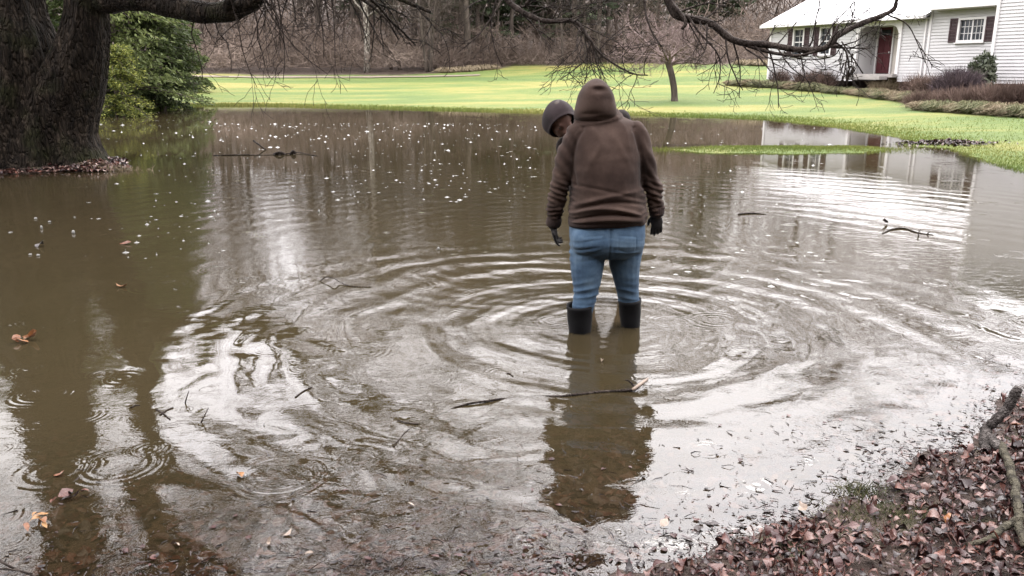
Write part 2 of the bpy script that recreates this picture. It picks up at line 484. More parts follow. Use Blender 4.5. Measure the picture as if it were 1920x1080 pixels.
# raindrop rings: a cell texture gives every drop its own centre, size and strength
def drops(scale, lam, amp, rmax, off, thresh):
    mp = N(t, 'ShaderNodeMapping'); mp.inputs['Location'].default_value = off; mp.inputs['Scale'].default_value = (1, 1, 0)
    t.links.new(pos, mp.inputs[0])
    v = N(t, 'ShaderNodeTexVoronoi'); v.voronoi_dimensions = '2D'; v.feature = 'F1'; v.inputs['Scale'].default_value = scale
    v.inputs['Randomness'].default_value = .85
    t.links.new(mp.outputs[0], v.inputs['Vector'])
    d = math_('DIVIDE', v.outputs['Distance'], scale)
    sp = N(t, 'ShaderNodeSeparateColor'); t.links.new(v.outputs['Color'], sp.inputs[0])
    r = math_('MULTIPLY', sp.outputs[0], rmax)
    x = math_('SUBTRACT', d, r)
    e = math_('MULTIPLY', x, 1.0 / (lam * 1.3))
    g = math_('EXPONENT', math_('MULTIPLY', math_('MULTIPLY', e, e), -1.0))
    s = math_('SINE', math_('MULTIPLY', x, 2 * pi / lam))
    on = math_('GREATER_THAN', sp.outputs[1], thresh)
    fade = math_('SUBTRACT', 1.15, sp.outputs[0])
    br = N(t, 'ShaderNodeMapRange'); t.links.new(noise_node(t, mp.outputs[0], scale * 4.5, 2), br.inputs['Value'])
    br.inputs['From Min'].default_value = .40; br.inputs['From Max'].default_value = .60
    return math_('MULTIPLY', math_('MULTIPLY', math_('MULTIPLY', s, g), math_('MULTIPLY', math_('MULTIPLY', on, br.outputs[0]), fade)), amp)
for a in [(1.0, .050, .0010, .30, (3.1, 1.7, 0), .55), (2.1, .028, .0006, .13, (.3, 7.7, 0), .55), (4.6, .018, .00028, .06, (5.3, 2.2, 0), .45), (1.5, .036, .0009, .2, (9.3, 4.1, 0), .62)]:
    H = math_('ADD', H, drops(*a))
# small wind and rain chop, stronger around the waders
ch = noise_node(t, vecscale(pos, (1.0, 1.6, 0)), 9, 4, .6, .5)
ch2 = noise_node(t, vecscale(pos, (.8, 1.3, 0)), 2.2, 3, .5, .4)
msk = N(t, 'ShaderNodeMapRange'); t.links.new(noise_node(t, vecscale(pos, (1, 1, 0)), .35, 2), msk.inputs['Value'])
msk.inputs['From Min'].default_value = .38; msk.inputs['From Max'].default_value = .62; msk.inputs['To Min'].default_value = .15; msk.inputs['To Max'].default_value = 1.0
H = math_('ADD', H, math_('MULTIPLY', math_('MULTIPLY', ch, .0016), msk.outputs[0]))
H = math_('ADD', H, math_('MULTIPLY', math_('MULTIPLY', ch2, .0020), msk.outputs[0]))
py = N(t, 'ShaderNodeSeparateXYZ'); t.links.new(pos, py.inputs[0])
calm = N(t, 'ShaderNodeMapRange'); calm.interpolation_type = 'SMOOTHSTEP'; t.links.new(py.outputs[1], calm.inputs['Value'])
calm.inputs['From Min'].default_value = 9; calm.inputs['From Max'].default_value = 16; calm.inputs['To Min'].default_value = 1; calm.inputs['To Max'].default_value = .25
H = math_('MULTIPLY', H, calm.outputs[0])
bn = bump_node(t, H, 1.0)
fr = N(t, 'ShaderNodeFresnel'); fr.inputs['IOR'].default_value = 1.58; t.links.new(bn, fr.inputs['Normal'])
gl = N(t, 'ShaderNodeBsdfGlossy'); gl.inputs['Roughness'].default_value = .02; gl.inputs['Color'].default_value = (1, 1, 1, 1); t.links.new(bn, gl.inputs['Normal'])
dep = N(t, 'ShaderNodeAttribute'); dep.attribute_name = 'depth'
op = math_('SUBTRACT', 1.0, math_('EXPONENT', math_('MULTIPLY', dep.outputs['Fac'], -8.5)))
df = N(t, 'ShaderNodeBsdfDiffuse')
mudr = ramp_node(t, [(.3, (.029, .0232, .0115)), (.7, (.040, .0308, .0165))])
t.links.new(noise_node(t, pos, .3, 3), mudr.inputs[0]); t.links.new(mudr.outputs[0], df.inputs['Color'])
tr = N(t, 'ShaderNodeBsdfTransparent'); tr.inputs['Color'].default_value = (.80, .72, .60, 1)
body = N(t, 'ShaderNodeMixShader'); t.links.new(op, body.inputs[0]); t.links.new(tr.outputs[0], body.inputs[1]); t.links.new(df.outputs[0], body.inputs[2])
fin = N(t, 'ShaderNodeMixShader'); t.links.new(fr.outputs[0], fin.inputs[0]); t.links.new(body.outputs[0], fin.inputs[1]); t.links.new(gl.outputs[0], fin.inputs[2])
t.links.new(fin.outputs[0], out.inputs[0])
M['water'] = m
wx = steps([(-24, -6, .5), (-6, 8, .1), (8, 22, .5)]); wy = steps([(.8, 8, .1), (8, 40, .5)])
WX, WY = np.meshgrid(wx, wy); WZ = height(WX, WY)
ny, nx = WX.shape
i = np.arange(ny - 1)[:, None] * nx; j = np.arange(nx - 1)[None, :]
F = np.stack([i + j, i + j + 1, i + nx + j + 1, i + nx + j], -1).reshape(-1, 4)
keep = (WZ.ravel()[F] < .08).any(1)
mesh_obj('flood_water', np.stack([WX, WY, WX * 0], -1).reshape(-1, 3), [F[keep]], m, pattr={'depth': np.clip(-WZ, 0, 2).ravel()}, kind='structure')
# ------------------------------------------------------------------ growing things
def unit(v): v = np.asarray(v, float); return v / (np.linalg.norm(v) + 1e-9)
def grow(acc, rs, p, d, L, r, depth, kids=5, wig=.18, sag=-.02, ratio=.62, seg=6, sides=6, lo=.25, spread=(.5, 1.0), rmin=.004, tip=.35):
    """one branch as a bent tapering tube, and its side branches"""
    pts = [np.array(p, float)]; dd = unit(d)
    st = L / seg
    for k in range(seg):
        dd = unit(dd + rs.randn(3) * wig * .5 + np.array([0, 0, sag]))
        pts.append(pts[-1] + dd * st)
    pts = np.array(pts)
    rad = np.maximum(np.linspace(r, r * tip, seg + 1), rmin)
    tube(acc, pts, rad, sides=max(3, sides), cap=depth > 1)
    if depth <= 0: return
    for k in range(kids):
        u = lo + (1 - lo) * (k + rs.rand()) / kids
        f = u * seg; a = min(int(f), seg - 1)
        q = pts[a] + (pts[a + 1] - pts[a]) * (f - a)
        t = unit(pts[a + 1] - pts[a]); s = unit(np.cross(t, rs.randn(3)))
        ang = rs.uniform(*spread)
        nd = t * cos(ang) + s * sin(ang)
        grow(acc, rs, q, nd, L * ratio * (1.1 - .5 * u) * rs.uniform(.8, 1.2), max(rmin, rad[a] * .62), depth - 1, kids, wig * 1.15, sag, ratio, max(3, seg - 1), max(3, sides - 2), .15, spread, rmin, tip)

def strips(rs, base, direc, L, wd, bend=.25):
    """bent flat twigs: 3 points long, one quad pair each"""
    n = len(base)
    L = np.broadcast_to(L, (n,)); wd = np.broadcast_to(wd, (n,))
    d = direc / (np.linalg.norm(direc, axis=1)[:, None] + 1e-9)
    s = np.cross(d, rs.randn(n, 3)); s /= (np.linalg.norm(s, axis=1)[:, None] + 1e-9)
    b = rs.randn(n, 3) * bend * L[:, None] * .5
    p0 = base; p1 = base + d * (L * .5)[:, None] + b * .4; p2 = base + d * L[:, None]
    V = np.stack([p0 - s * (wd * .5)[:, None], p0 + s * (wd * .5)[:, None], p1 - s * (wd * .38)[:, None], p1 + s * (wd * .38)[:, None], p2 - s * (wd * .12)[:, None], p2 + s * (wd * .12)[:, None]], 1)
    k = np.arange(n)[:, None] * 6
    F = np.concatenate([k + np.array([[0, 1, 3, 2]]), k + np.array([[2, 3, 5, 4]])])
    return V.reshape(-1, 3), F
def quads(rs, c, size, aspect=1.0, up=None, flat=0.0):
    """small leaf-like quads"""
    n = len(c); nrm = rs.randn(n, 3); nrm[:, 2] = nrm[:, 2] + flat * 2
    nrm /= np.linalg.norm(nrm, axis=1)[:, None]
    u = np.cross(nrm, rs.randn(n, 3) if up is None else up + rs.randn(n, 3) * .35); u /= (np.linalg.norm(u, axis=1)[:, None] + 1e-9)
    v = np.cross(nrm, u)
    s = np.broadcast_to(size, (n,))[:, None] * .5
    V = np.stack([c - v * s * aspect, c + u * s * .5, c + v * s * aspect, c - u * s * .5], 1).reshape(-1, 3)
    return V, np.arange(n * 4).reshape(n, 4)

# ---- the big tree standing in the flood, left
rs = np.random.RandomState(11)
bt = empty('large_tree', (TREE[0], TREE[1], 0), label='huge dark twin-stemmed old tree standing in the flood, limbs over the water', cat='tree')
def rel(q): return np.asarray(q, float) - np.array([TREE[0], TREE[1], 0])
# trunk as flared lofts following the two stems
def flared(acc, path, radii, lobes, sides=40, seed=0, twist=.3):
    pts = spline(path, 36); rr = np.interp(np.linspace(0, 1, 36), np.linspace(0, 1, len(radii)), radii)
    rs_ = np.random.RandomState(seed); ph = rs_.rand(6) * 6.28
    ang = np.arange(sides) * 2 * pi / sides
    V = []
    for k, (p, r) in enumerate(zip(pts, rr)):
        h = k / 35; fl = math.exp(-h * 7)
        rad = r * (1 + fl * .22 * np.cos(lobes * ang + ph[0]) + fl * .12 * np.cos((lobes * 2 - 1) * ang + ph[1]) + .035 * np.cos(7 * ang + ph[2] + h * 5) + .03 * np.cos(13 * ang + ph[3] - h * 9) + .022 * np.cos(21 * ang + ph[4] + 6 * h))
        V.append(np.stack([p[0] + rad * np.cos(ang), p[1] + rad * np.sin(ang), np.full(sides, p[2])], -1))
    V = np.concatenate(V); n = 36
    i = np.arange(n - 1)[:, None] * sides; j = np.arange(sides)[None, :]; j2 = (j + 1) % sides
    F = np.stack([i + j, i + j2, i + sides + j2, i + sides + j], -1).reshape(-1, 4)
    acc.add(V, F)
A = Acc()
e = lambda px, py, Y: rel(P(px, py, Y))
flared(A, [rel((-8.7, 13.8, -.3)), rel((-8.5, 13.8, .6)), rel((-8.2, 13.7, 1.3)), rel((-8.1, 13.6, 1.9)), rel((-8.12, 13.6, 2.6)), rel((-8.0, 13.6, 4.2)), rel((-8.1, 13.6, 6.2)), rel((-8.3, 13.6, 9))], [1.3, 1.2, .98, .84, .73, .60, .48, .36], 5, sides=64, seed=3)
flared(A, [rel((-7.62, 13.75, -.3)), rel((-7.50, 13.75, .5)), rel((-7.18, 13.65, 1.2)), rel((-6.78, 13.5, 1.85)), rel((-6.58, 13.45, 2.4)), rel((-6.48, 13.4, 3.0)), rel((-6.45, 13.4, 4.4)), rel((-6.4, 13.4, 6.5))], [.95, .66, .60, .40, .31, .30, .28, .24], 4, sides=56, seed=5)
A.build('trunk', M['bark'], bt)
# the thick low limb, dipping and then climbing to the right
A = Acc()
lp = [e(160, -25, 13.4), e(200, -6, 13.3), e(260, -6, 13.0), e(330, 14, 12.9), e(400, 24, 12.8), e(460, 10, 12.7), e(500, -30, 12.6), e(560, -120, 12.3), e(680, -230, 12.0), e(860, -330, 11.8)]
lpts = spline(lp, 40)
rad = np.interp(np.linspace(0, 1, 40), [0, .12, .3, .5, .6, .8, 1], [.26, .24, .17, .15, .135, .10, .05])
tube(A, lpts, rad * (1 + .06 * np.sin(np.arange(40) * 1.7)), 14)
for k, L in [(19, 1.6), (24, 2.6), (27, 2.4), (31, 3.0), (34, 2.6), (38, 2.2)]:
    grow(A, rs, lpts[k], unit(np.array([rs.uniform(.2, 1), rs.uniform(-.8, .8), rs.uniform(-.1, .7)])), L, rad[k] * .55, 3, 4, .22, -.03, sides=6)
A.build('limb', M['bark'], bt)
# hanging twigs under the limb and the upper crown
A = Acc()
for k in range(20):
    q = lpts[rs.randint(14, 34)]
    grow(A, rs, q, unit(np.array([rs.uniform(-.3, .5), rs.uniform(-.5, .3), -1.0])), rs.uniform(.4, 1.2), .012, 2, 3, .35, -.03, sides=4, rmin=.0035)
for px in (430, 455, 520, 545, 570, 590, 620, 560, 500):
    grow(A, rs, e(px + rs.uniform(-15, 15), -60, 11.5 + rs.rand()), unit(np.array([rs.uniform(-.1, .35), 0, -1.0])), rs.uniform(.7, 1.9), .012, 2, 3, .30, -.03, sides=4, rmin=.0035)
A.build('hanging_twigs', M['twig_bark'], bt)
A = Acc()
for (q, dv, L, r) in [((-8.2, 13.3, 7.0), (-.7, -.3, .9), 5, .2), ((-8.3, 13.4, 8.5), (.3, .5, 1), 5.5, .24), ((-8.1, 13.2, 6.0), (-.2, .8, .8), 5, .18), ((-6.5, 13.4, 6.3), (.7, .1, 1), 6, .22),
                      ((-6.6, 13.3, 5.2), (.9, -.5, .55), 6, .17), ((-6.5, 13.4, 6.4), (-.1, -.8, 1), 5, .18), ((-8.3, 13.4, 8.9), (-.5, .1, 1.1), 5, .2), ((-6.7, 13.3, 4.5), (.9, .5, .5), 6, .17), ((-6.5, 13.4, 6.4), (.5, -.6, .7), 7, .17)]:
    grow(A, rs, rel(q), np.array(dv), L, r, 3, 5, .2, .01, .6, sides=7, rmin=.006)
A.build('crown', M['bark'], bt)
n = 15000
u = rs.randn(n, 3); u /= np.linalg.norm(u, axis=1)[:, None]
c_ = np.array([3.2, -1.2, 7.8]) + u * (rs.rand(n) ** .45)[:, None] * [7.5, 5.5, 3.4]
cl = snoise(c_[:, 0] + c_[:, 2], c_[:, 1], 1.0, 77); c_ = c_[(cl > -.25) & (c_[:, 2] > 4.2)]; n = len(c_)
V, F = strips(rs, c_, np.c_[rs.randn(n, 2), rs.randn(n) * .5 - .1], rs.uniform(.4, 1.3, n), rs.uniform(.012, .032, n), .4)
mesh_obj('twigs', V, [F], M['twig_bark'], bt, smooth=False)
# long limbs that reach across above the picture and droop back into it
def droop(name_lbl, px_pts, r0, r1, seed, subs, twl, **kw):
    A = Acc(); r_ = np.random.RandomState(seed)
    pts = spline([rel(P(*q)) for q in px_pts], 60)
    pts = pts + np.stack([noise3(pts, 5, seed) * .02, noise3(pts, 5, seed + 1) * .02, noise3(pts, 5, seed + 2) * .025], -1)
    rr = np.interp(np.linspace(0, 1, 60), np.linspace(0, 1, len(kw['prof'])), kw['prof']) * (1 + .14 * np.sin(np.arange(60) * 2.3) * np.sin(np.arange(60) * .7 + 1))
    tube(A, pts, rr, 7)
    lo = kw.get('lo', 22)
    for k in range(subs):
        a = r_.randint(lo, 60)
        t_ = unit(pts[min(a + 1, 59)] - pts[a - 1])
        s_ = unit(np.cross(t_, r_.randn(3)))
        d_ = unit(t_ * r_.uniform(.4, 1) + s_ * .8 + np.array([0, 0, .12]))
        grow(A, r_, pts[a], d_, twl * r_.uniform(.45, 1.2), min(.014, max(.006, rr[a] * .3)), 2, 4, .36, .02, .62, sides=4, rmin=.0024)
    for ex in kw.get('extra', []):
        pp = spline([rel(P(*q)) for q in ex[0]], 16)
        tube(A, pp, np.linspace(ex[1], ex[2], 16), 5)
        for k in range(ex[3]):
            a = r_.randint(4, 15)
            grow(A, r_, pp[a], unit(pp[a] - pp[a - 1] + r_.randn(3) * .5 + np.array([0, 0, -.1])), twl * r_.uniform(.3, .7), .006, 1, 3, .3, -.03, .6, sides=3, rmin=.0034)
    o = A.build('limb', M['twig_bark'], bt)
    return o
droop('a', [(300, -330, 12.6), (560, -420, 12.0), (780, -330, 10.6), (900, -90, 9.6), (955, 2, 9.2), (1010, 38, 9.0), (1075, 42, 8.9), (1105, 78, 8.8)], .075, .018, 21, 26, .8, lo=30, prof=[.09, .07, .05, .032, .024, .018],
      extra=[([(1100, 65, 8.8), (1125, 100, 8.8), (1160, 125, 8.8), (1190, 139, 8.8), (1215, 141, 8.8)], .014, .006, 5),
             ([(1108, 78, 8.8), (1100, 105, 8.8), (1090, 120, 8.75), (1050, 150, 8.7)], .011, .004, 4),
             ([(1110, 80, 8.8), (1116, 110, 8.8), (1127, 148, 8.8)], .009, .004, 3),
             ([(1104, 76, 8.8), (1108, 120, 8.8), (1118, 146, 8.8)], .008, .004, 2),
             ([(985, 10, 9.1), (1020, -30, 9), (1080, -70, 9)], .02, .008, 8)])
droop('b', [(420, -400, 12.6), (760, -560, 12.0), (1060, -420, 10.8), (1200, -130, 9.9), (1255, 0, 9.6), (1275, 28, 9.5), (1330, 40, 9.4), (1380, 76, 9.3), (1470, 90, 9.2), (1540, 92, 9.1), (1570, 70, 9.1), (1610, 48, 9.1), (1668, 25, 9.1), (1680, 0, 9.1), (1720, -40, 9.1)], .13, .016, 27, 34, .62, lo=20, prof=[.12, .09, .068, .052, .042, .037, .033, .033, .028, .022, .012],
      extra=[([(1385, 80, 9.3), (1440, 97, 9.2), (1500, 104, 9.1), (1560, 84, 9.1)], .022, .012, 6),
             ([(1470, 98, 9.2), (1510, 112, 9.1), (1560, 106, 9.1), (1575, 90, 9.1)], .008, .005, 3),
             ([(1660, 26, 9.1), (1700, 45, 9.1), (1720, 80, 9.0), (1735, 118, 9.0)], .009, .004, 4),
             ([(1545, 85, 9.1), (1590, 90, 9.1), (1632, 90, 9.1)], .010, .007, 2),
             ([(1560, 75, 9.1), (1585, 95, 9.0), (1592, 130, 9.0), (1588, 158, 9.0)], .012, .006, 8),
             ([(1578, 78, 9.1), (1600, 110, 9.0), (1618, 138, 9.0)], .008, .007, 3),
             ([(1205, -120, 9.8), (1208, 0, 9.6), (1218, 50, 9.5), (1240, 88, 9.5)], .018, .008, 5),
             ([(1290, 30, 9.4), (1310, 60, 9.3), (1345, 100, 9.3), (1350, 140, 9.2), (1338, 175, 9.2)], .014, .004, 7),
             ([(1262, 10, 9.5), (1285, 40, 9.4), (1278, 55, 9.4)], .03, .015, 1)])
# ragged strips of bark and dead leaves caught on the twig end
A = Acc()
for k in range(26):
    q = rel(P(1588 + rs.uniform(-10, 14), rs.uniform(95, 150), 9.0 + rs.uniform(-.1, .1)))
    v, f = strips(rs, q[None], np.array([[rs.uniform(-.2, .2), 0, -1]]), rs.uniform(.06, .16), .018); A.add(v, f)
A.build('dead_leaves', M['twig_bark'], bt)

# leaf mound and grass at the foot of the tree come with the litter below

# ---- evergreens, left, beyond the flood
def conifer(name, loc, Hh, R, mat, label, n=120, group=None, seed=1, z0=.3, per=46, leaf=.20, droopy=.5, light=None, trunk_r=.16, cat='tree', conic=.75, rz=0):
    r_ = np.random.RandomState(seed)
    root = empty(name, loc, rz, label=label, cat=cat, group=group)
    A = Acc(); tube(A, spline([(0, 0, -.3), (.05, 0, Hh * .5), (0, 0, Hh * .97)], 12), np.linspace(trunk_r, .03, 12), 8)
    C = []; Dv = []; 
    for k in range(n):
        h = z0 + (Hh - z0) * (k + r_.rand()) / n
        u = (h - z0) / (Hh - z0)
        L = R * (1 - u ** 1.25 * conic) * r_.uniform(.6, 1.12) * (1 if u > .04 else .8)
        L = max(L * (1 if u < .93 else .4), .3)
        a = r_.rand() * 2 * pi
        d = np.array([cos(a), sin(a), .12 - .25 * droopy])
        m_ = max(5, int(per * L / R))
        s = r_.rand(m_) ** .6
        ctr = np.array([0, 0, h]) + d[None] * (s * L)[:, None]
        ctr[:, 2] -= droopy * (s ** 2) * L * .35
        side = np.array([-sin(a), cos(a), 0])
        ctr += side[None] * (r_.randn(m_) * .16 * L * (.3 + .7 * s))[:, None]
        ctr[:, 2] += r_.randn(m_) * .07
        C.append(ctr); Dv.append(np.repeat((d + np.array([0, 0, -droopy]))[None], m_, 0))
        pb = np.array([np.array([0, 0, h]) + d * v_ * L + np.array([0, 0, -droopy * v_ * v_ * L * .35]) for v_ in (0, .5, 1)])
        tube(A, pb, [.03, .02, .008], 4, cap=False)
    A.build('trunk', M['grey_bark'], root)
    C = np.concatenate(C); Dv = np.concatenate(Dv)
    V, F = quads(r_, C, leaf * r_.uniform(.6, 1.4, len(C)), 1.5, up=Dv, flat=.4)
    rnd = np.repeat(np.clip(.5 + .5 * noise3(C, 1.1, seed) * .7 + r_.randn(len(C)) * .12, 0, 1), 4)
    mesh_obj('foliage', V, [F], mat, root, smooth=False, pattr={'rnd': rnd})
    return root
def onland(px, Y, py=200):
    q = P(px, py, Y); return (q[0], q[1], hz(q[0], q[1]))
conifer('hemlock_tree', onland(225, 31.0), 11.5, 3.0, M['hemlock'], 'dark green hemlock right behind the big trunk at the water edge', 330, seed=31, z0=.25, per=150, leaf=.125)
conifer('hemlock_tree', onland(305, 33.0), 9.5, 1.75, M['hemlock'], 'hemlock nearest the lawn, its drooping boughs over the far shore', 300, seed=32, z0=.2, per=130, leaf=.12)
conifer('hemlock_tree', onland(120, 33), 13, 3.4, M['hemlock'], 'tall hemlock seen in the gap between the two stems of the big tree', 240, seed=33, z0=.3, per=80, leaf=.22)
conifer('hemlock_tree', onland(-60, 30), 12, 3.3, M['hemlock'], 'hemlock standing behind the left stem of the big tree', 160, seed=34, z0=.3, per=60, leaf=.25)
conifer('hemlock_tree', onland(255, 38), 14, 3.0, M['hemlock'], 'tallest hemlock at the back of the evergreen clump', 240, seed=35, z0=.3, per=90, leaf=.18)
conifer('hemlock_tree', onland(350, 46), 8, 1.5, M['hemlock'], 'small soft green evergreen at the left end of the gravel path', 140, seed=36, z0=.2, per=60, leaf=.2)
# the yellow-green young tree in front of them
r_ = np.random.RandomState(40)
yt = empty('young_hemlock', onland(215, 28.6), label='young hemlock with bright yellow-green boughs over the water', cat='tree')
A = Acc(); tube(A, [(0, 0, -.4), (.1, 0, 1.3), (.2, 0, 2.6)], [.05, .04, .02], 6)
C = []
for k in range(64):
    a = r_.uniform(-1.1, .7) if k % 4 else r_.uniform(0, 6.28); h = r_.uniform(.35, 2.5); L = r_.uniform(.7, 1.7) * (1.15 - h / 4)
    d = np.array([cos(a), sin(a) - .3, .05])
    s = r_.rand(150); q = np.array([.1, 0, h]) + d * (s * L)[:, None] + r_.randn(150, 3) * [.12, .12, .04]; q[:, 2] -= s ** 2 * L * .3
    C.append(q); tube(A, [(.1, 0, h), np.array([.1, 0, h]) + d * L * .5, np.array([.1, 0, h - L * .3]) + d * L], [.015, .01, .005], 4, cap=False)
A.build('trunk', M['grey_bark'], yt); C = np.concatenate(C)
V, F = quads(r_, C, .065 * r_.uniform(.6, 1.4, len(C)), 1.5, flat=.9)
mesh_obj('foliage', V, [F], M['hemlock_light'], yt, smooth=False, pattr={'rnd': np.repeat(np.clip(r_.rand(len(C)), 0, 1), 4)})

# ---- bare woods behind the lawn
def bare_proto(name, seed, Hh, r0, mat, lean=.05, stems=1, kids=5, depth=3, low=.25):
    """mesh data of trunk and crown"""
    r_ = np.random.RandomState(seed); T = Acc(); Cr = Acc()
    for s in range(stems):
        a = s * 2 * pi / max(1, stems) + r_.rand(); ln = lean + (.10 if stems > 1 else 0)
        pts = [np.array([.18 * cos(a) * (stems > 1), .18 * sin(a) * (stems > 1), -.4])]
        for k in range(9):
            pts.append(pts[-1] + np.array([cos(a) * ln + r_.randn() * .03, sin(a) * ln + r_.randn() * .03, 1]) * Hh * .9 / 9)
        pts = np.array(pts); rad = np.linspace(r0, r0 * .2, 10); tube(T, pts, rad, 9)
        for k in range(16):
            u = low + (1 - low) * (k + r_.rand()) / 16; f = u * 9; q = int(min(f, 8)); pp = pts[q] + (pts[q + 1] - pts[q]) * (f - q)
            b_ = r_.rand() * 6.28
            grow(Cr, r_, pp, unit((cos(b_), sin(b_), r_.uniform(.3, 1.2))), Hh * .27 * (1.25 - u * .6) * r_.uniform(.7, 1.2), rad[q] * .4, depth - 1, kids, .2, .03, .6, 5, 5, rmin=.012)
    t_ = T.build('trunk', mat); c_ = Cr.build('crown', M['grey_bark'] if mat != M['pale_bark'] else M['pale_bark'])
    return t_, c_
protos = [bare_proto('a', 51, 17, .20, M['grey_bark']), bare_proto('b', 52, 14, .14, M['grey_bark'], .08), bare_proto('c', 53, 19, .27, M['grey_bark'], .03), bare_proto('d', 54, 12, .10, M['grey_bark'], .1, low=.15)]
used = set()
def place_bare(k, x, y, rz, sc, label, group=None, name='bare_tree'):
    root = empty(name, (x, y, hz(x, y)), rz, label=label, cat='tree', group=group); root.scale = (sc,) * 3
    for o in protos[k]:
        c_ = o
        if k in used: c_ = o.copy(); COL.objects.link(c_)
        c_.parent = root
    used.add(k)
rs = np.random.RandomState(60)
GW = 'bare trees in the woods behind the lawn'
for n_ in range(74):
    px = 385 + (1500 - 385) * (n_ + rs.rand()) / 74 if n_ < 58 else rs.uniform(-100, 2000)
    Y_ = rs.uniform(62, 84) if n_ < 58 else rs.uniform(66, 90)
    x = (px - 960) / FPX * Y_ * CP
    if 455 < px < 530 and rs.rand() < .8: continue
    Y_ = max(Y_, float(woods_edge(x)) + 1)
    sd__ = Y_
    place_bare(rs.randint(0, 4), x, Y_, rs.rand() * 6.28, rs.uniform(.8, 1.15), 'thin bare grey-brown tree in the leafless woods behind the lawn', GW)
# distinct ones
pr = bare_proto('s', 71, 16, .26, M['pale_bark'], .01); protos.append(pr)
q = P(688, 140, 63.0); place_bare(4, q[0], q[1], 0, 1, 'mottled white-barked tree rising straight from the brush left of centre', name='sycamore_tree')
pr = bare_proto('t', 72, 13, .12, M['grey_bark'], .01, stems=3); protos.append(pr)
q = P(803, 140, 63.0); place_bare(5, q[0], q[1], 1.2, 1, 'grey tree of three leaning stems at the front of the woods', name='bare_tree')
# pines
for k, (px, Y_, Hh, R, lb) in enumerate([(905, 74, 17, 4.2, 'leftmost of the dark pines among the bare woods'), (985, 80, 19, 4.6, 'tall dark pine directly above the small hooded head'), (1075, 74, 18, 4.4, 'pine behind the drooping branch above the brown hood'), (850, 84, 18, 4, 'far pine half hidden behind the three-stemmed tree'), (1330, 82, 17, 4.2, 'pine in the woods right of the small lawn tree'), (-40, 70, 18, 5, 'pine far behind the big trunk at left'), (700, 86, 16, 4, 'pine showing dark through the bare crowns behind the white-barked tree'), (1190, 84, 15, 3.6, 'pine behind the top of the small lawn tree')]):
    x = (px - 960) / FPX * Y_ * CP
    conifer('pine_tree', (x, Y_, hz(x, Y_)), Hh, R, M['conifer'], lb, 110, seed=80 + k, z0=1.6, per=46, leaf=.5, droopy=.15, trunk_r=.22, conic=.6)
# thicket: nobody could count it
rs = np.random.RandomState(61)
n = 62000
px = rs.uniform(330, 1620, n); Yb = 60 + rs.rand(n) ** 1.3 * 22
x = (px - 960) / FPX * Yb * CP
Yb = np.maximum(Yb, woods_edge(x) + rs.rand(n) * 4 + .8)
hm = (2.2 + 1.5 * snoise(x, Yb, .5, 12)) * np.clip((Yb - woods_edge(x)) / 3.0, .25, 1.6)
zz = rs.rand(n) ** 1.25 * np.clip(hm, .5, 6)
keep = ~((px > 1330) & (rs.rand(n) < .3))
B = np.stack([x, Yb, height(x, Yb, np.full(n, 30.0)) + zz], -1)
D = np.stack([rs.randn(n) * .7, rs.randn(n) * .7, rs.uniform(-.1, 1.1, n)], -1)
V, F = strips(rs, B, D, rs.uniform(.3, 1.4, n), rs.uniform(.010, .034, n), .5)
rnd = np.repeat(np.clip(.5 + .30 * snoise(x, B[:, 2] * 2 + Yb * .2, .35, 14) + rs.randn(n) * .16, 0, 1), 6)
mesh_obj('undergrowth', V, [F], M['brush'], smooth=False, pattr={'rnd': rnd}, label='dense reddish-brown leafless thicket along the far edge of the lawn', cat='undergrowth', kind='stuff')
# far woods: the mass of leafless crowns beyond the first trees
n = 52000
x = rs.uniform(-75, 80, n); Yb = rs.uniform(74, 116, n)
pxx = x / Yb / CP * FPX + 960
top = 25 + 3.5 * snoise(x, Yb * .3, .25, 15)
zz = .3 + (top) * rs.rand(n) ** 1.15
keep = ~((np.abs(pxx - 500 - 12 * np.sin(zz)) < 26) & (zz > 5.5) & (rs.rand(n) < .55))
B = np.stack([x, Yb, height(x, Yb, np.full(n, 45.0)) + zz], -1)[keep]
nb = 16000                               # unseen woods of wide strips, added behind the camera to block sky light
B = np.vstack([B, np.c_[rs.uniform(-26, 26, nb), rs.uniform(-22, -7, nb), .3 + 15 * rs.rand(nb)]]); n = len(B)
D = np.stack([rs.randn(n) * .45, rs.randn(n) * .45, rs.uniform(.2, 1.3, n)], -1)
wdt = rs.uniform(.05, .14, n); wdt[-nb:] *= 2.2
V, F = strips(rs, B, D, rs.uniform(1.2, 3.6, n), wdt, .3)
rnd = np.repeat(np.clip(.5 + .3 * snoise(B[:, 0], B[:, 2], .5, 16) + rs.randn(n) * .2, 0, 1), 6)
mesh_obj('far_woods', V, [F], M['far_twig'], smooth=False, pattr={'rnd': rnd}, label='far leafless woods reading as one brown-grey mass behind everything, plus unseen woods added behind the camera for shade', cat='woods', kind='stuff')

# ---- the small leaning tree on the lawn
rs = np.random.RandomState(90)
q = P(1265, 190, 36.0); base = np.array([q[0], q[1], hz(q[0], q[1])])
st_ = empty('small_tree', base, label='small leaning tree with a wide twiggy pinkish crown alone on the lawn', cat='tree')
A = Acc()
tp = spline([(0, 0, -.2), (-.05, 0, .5), (-.22, 0, 1.2), (-.42, 0, 1.75)], 12)
tube(A, tp, np.interp(np.linspace(0, 1, 12), [0, .15, 1], [.19, .14, .13]), 10); A.build('trunk', M['grey_bark'], st_)
A = Acc()
for k in range(15):
    a = k * 2.4; up = rs.uniform(.15, 1.1)
    grow(A, rs, tp[-1 - (k % 3)], unit((cos(a) * 1.1, sin(a) * .8, up)), rs.uniform(1.5, 2.5), .055, 3, 5, .3, .0, .6, sides=5, rmin=.008)
A.build('crown', simple('small_tree_twigs', [(.3, (.07, .05, .045)), (.6, (.17, .125, .115))], scale=2, rough=.85), st_)
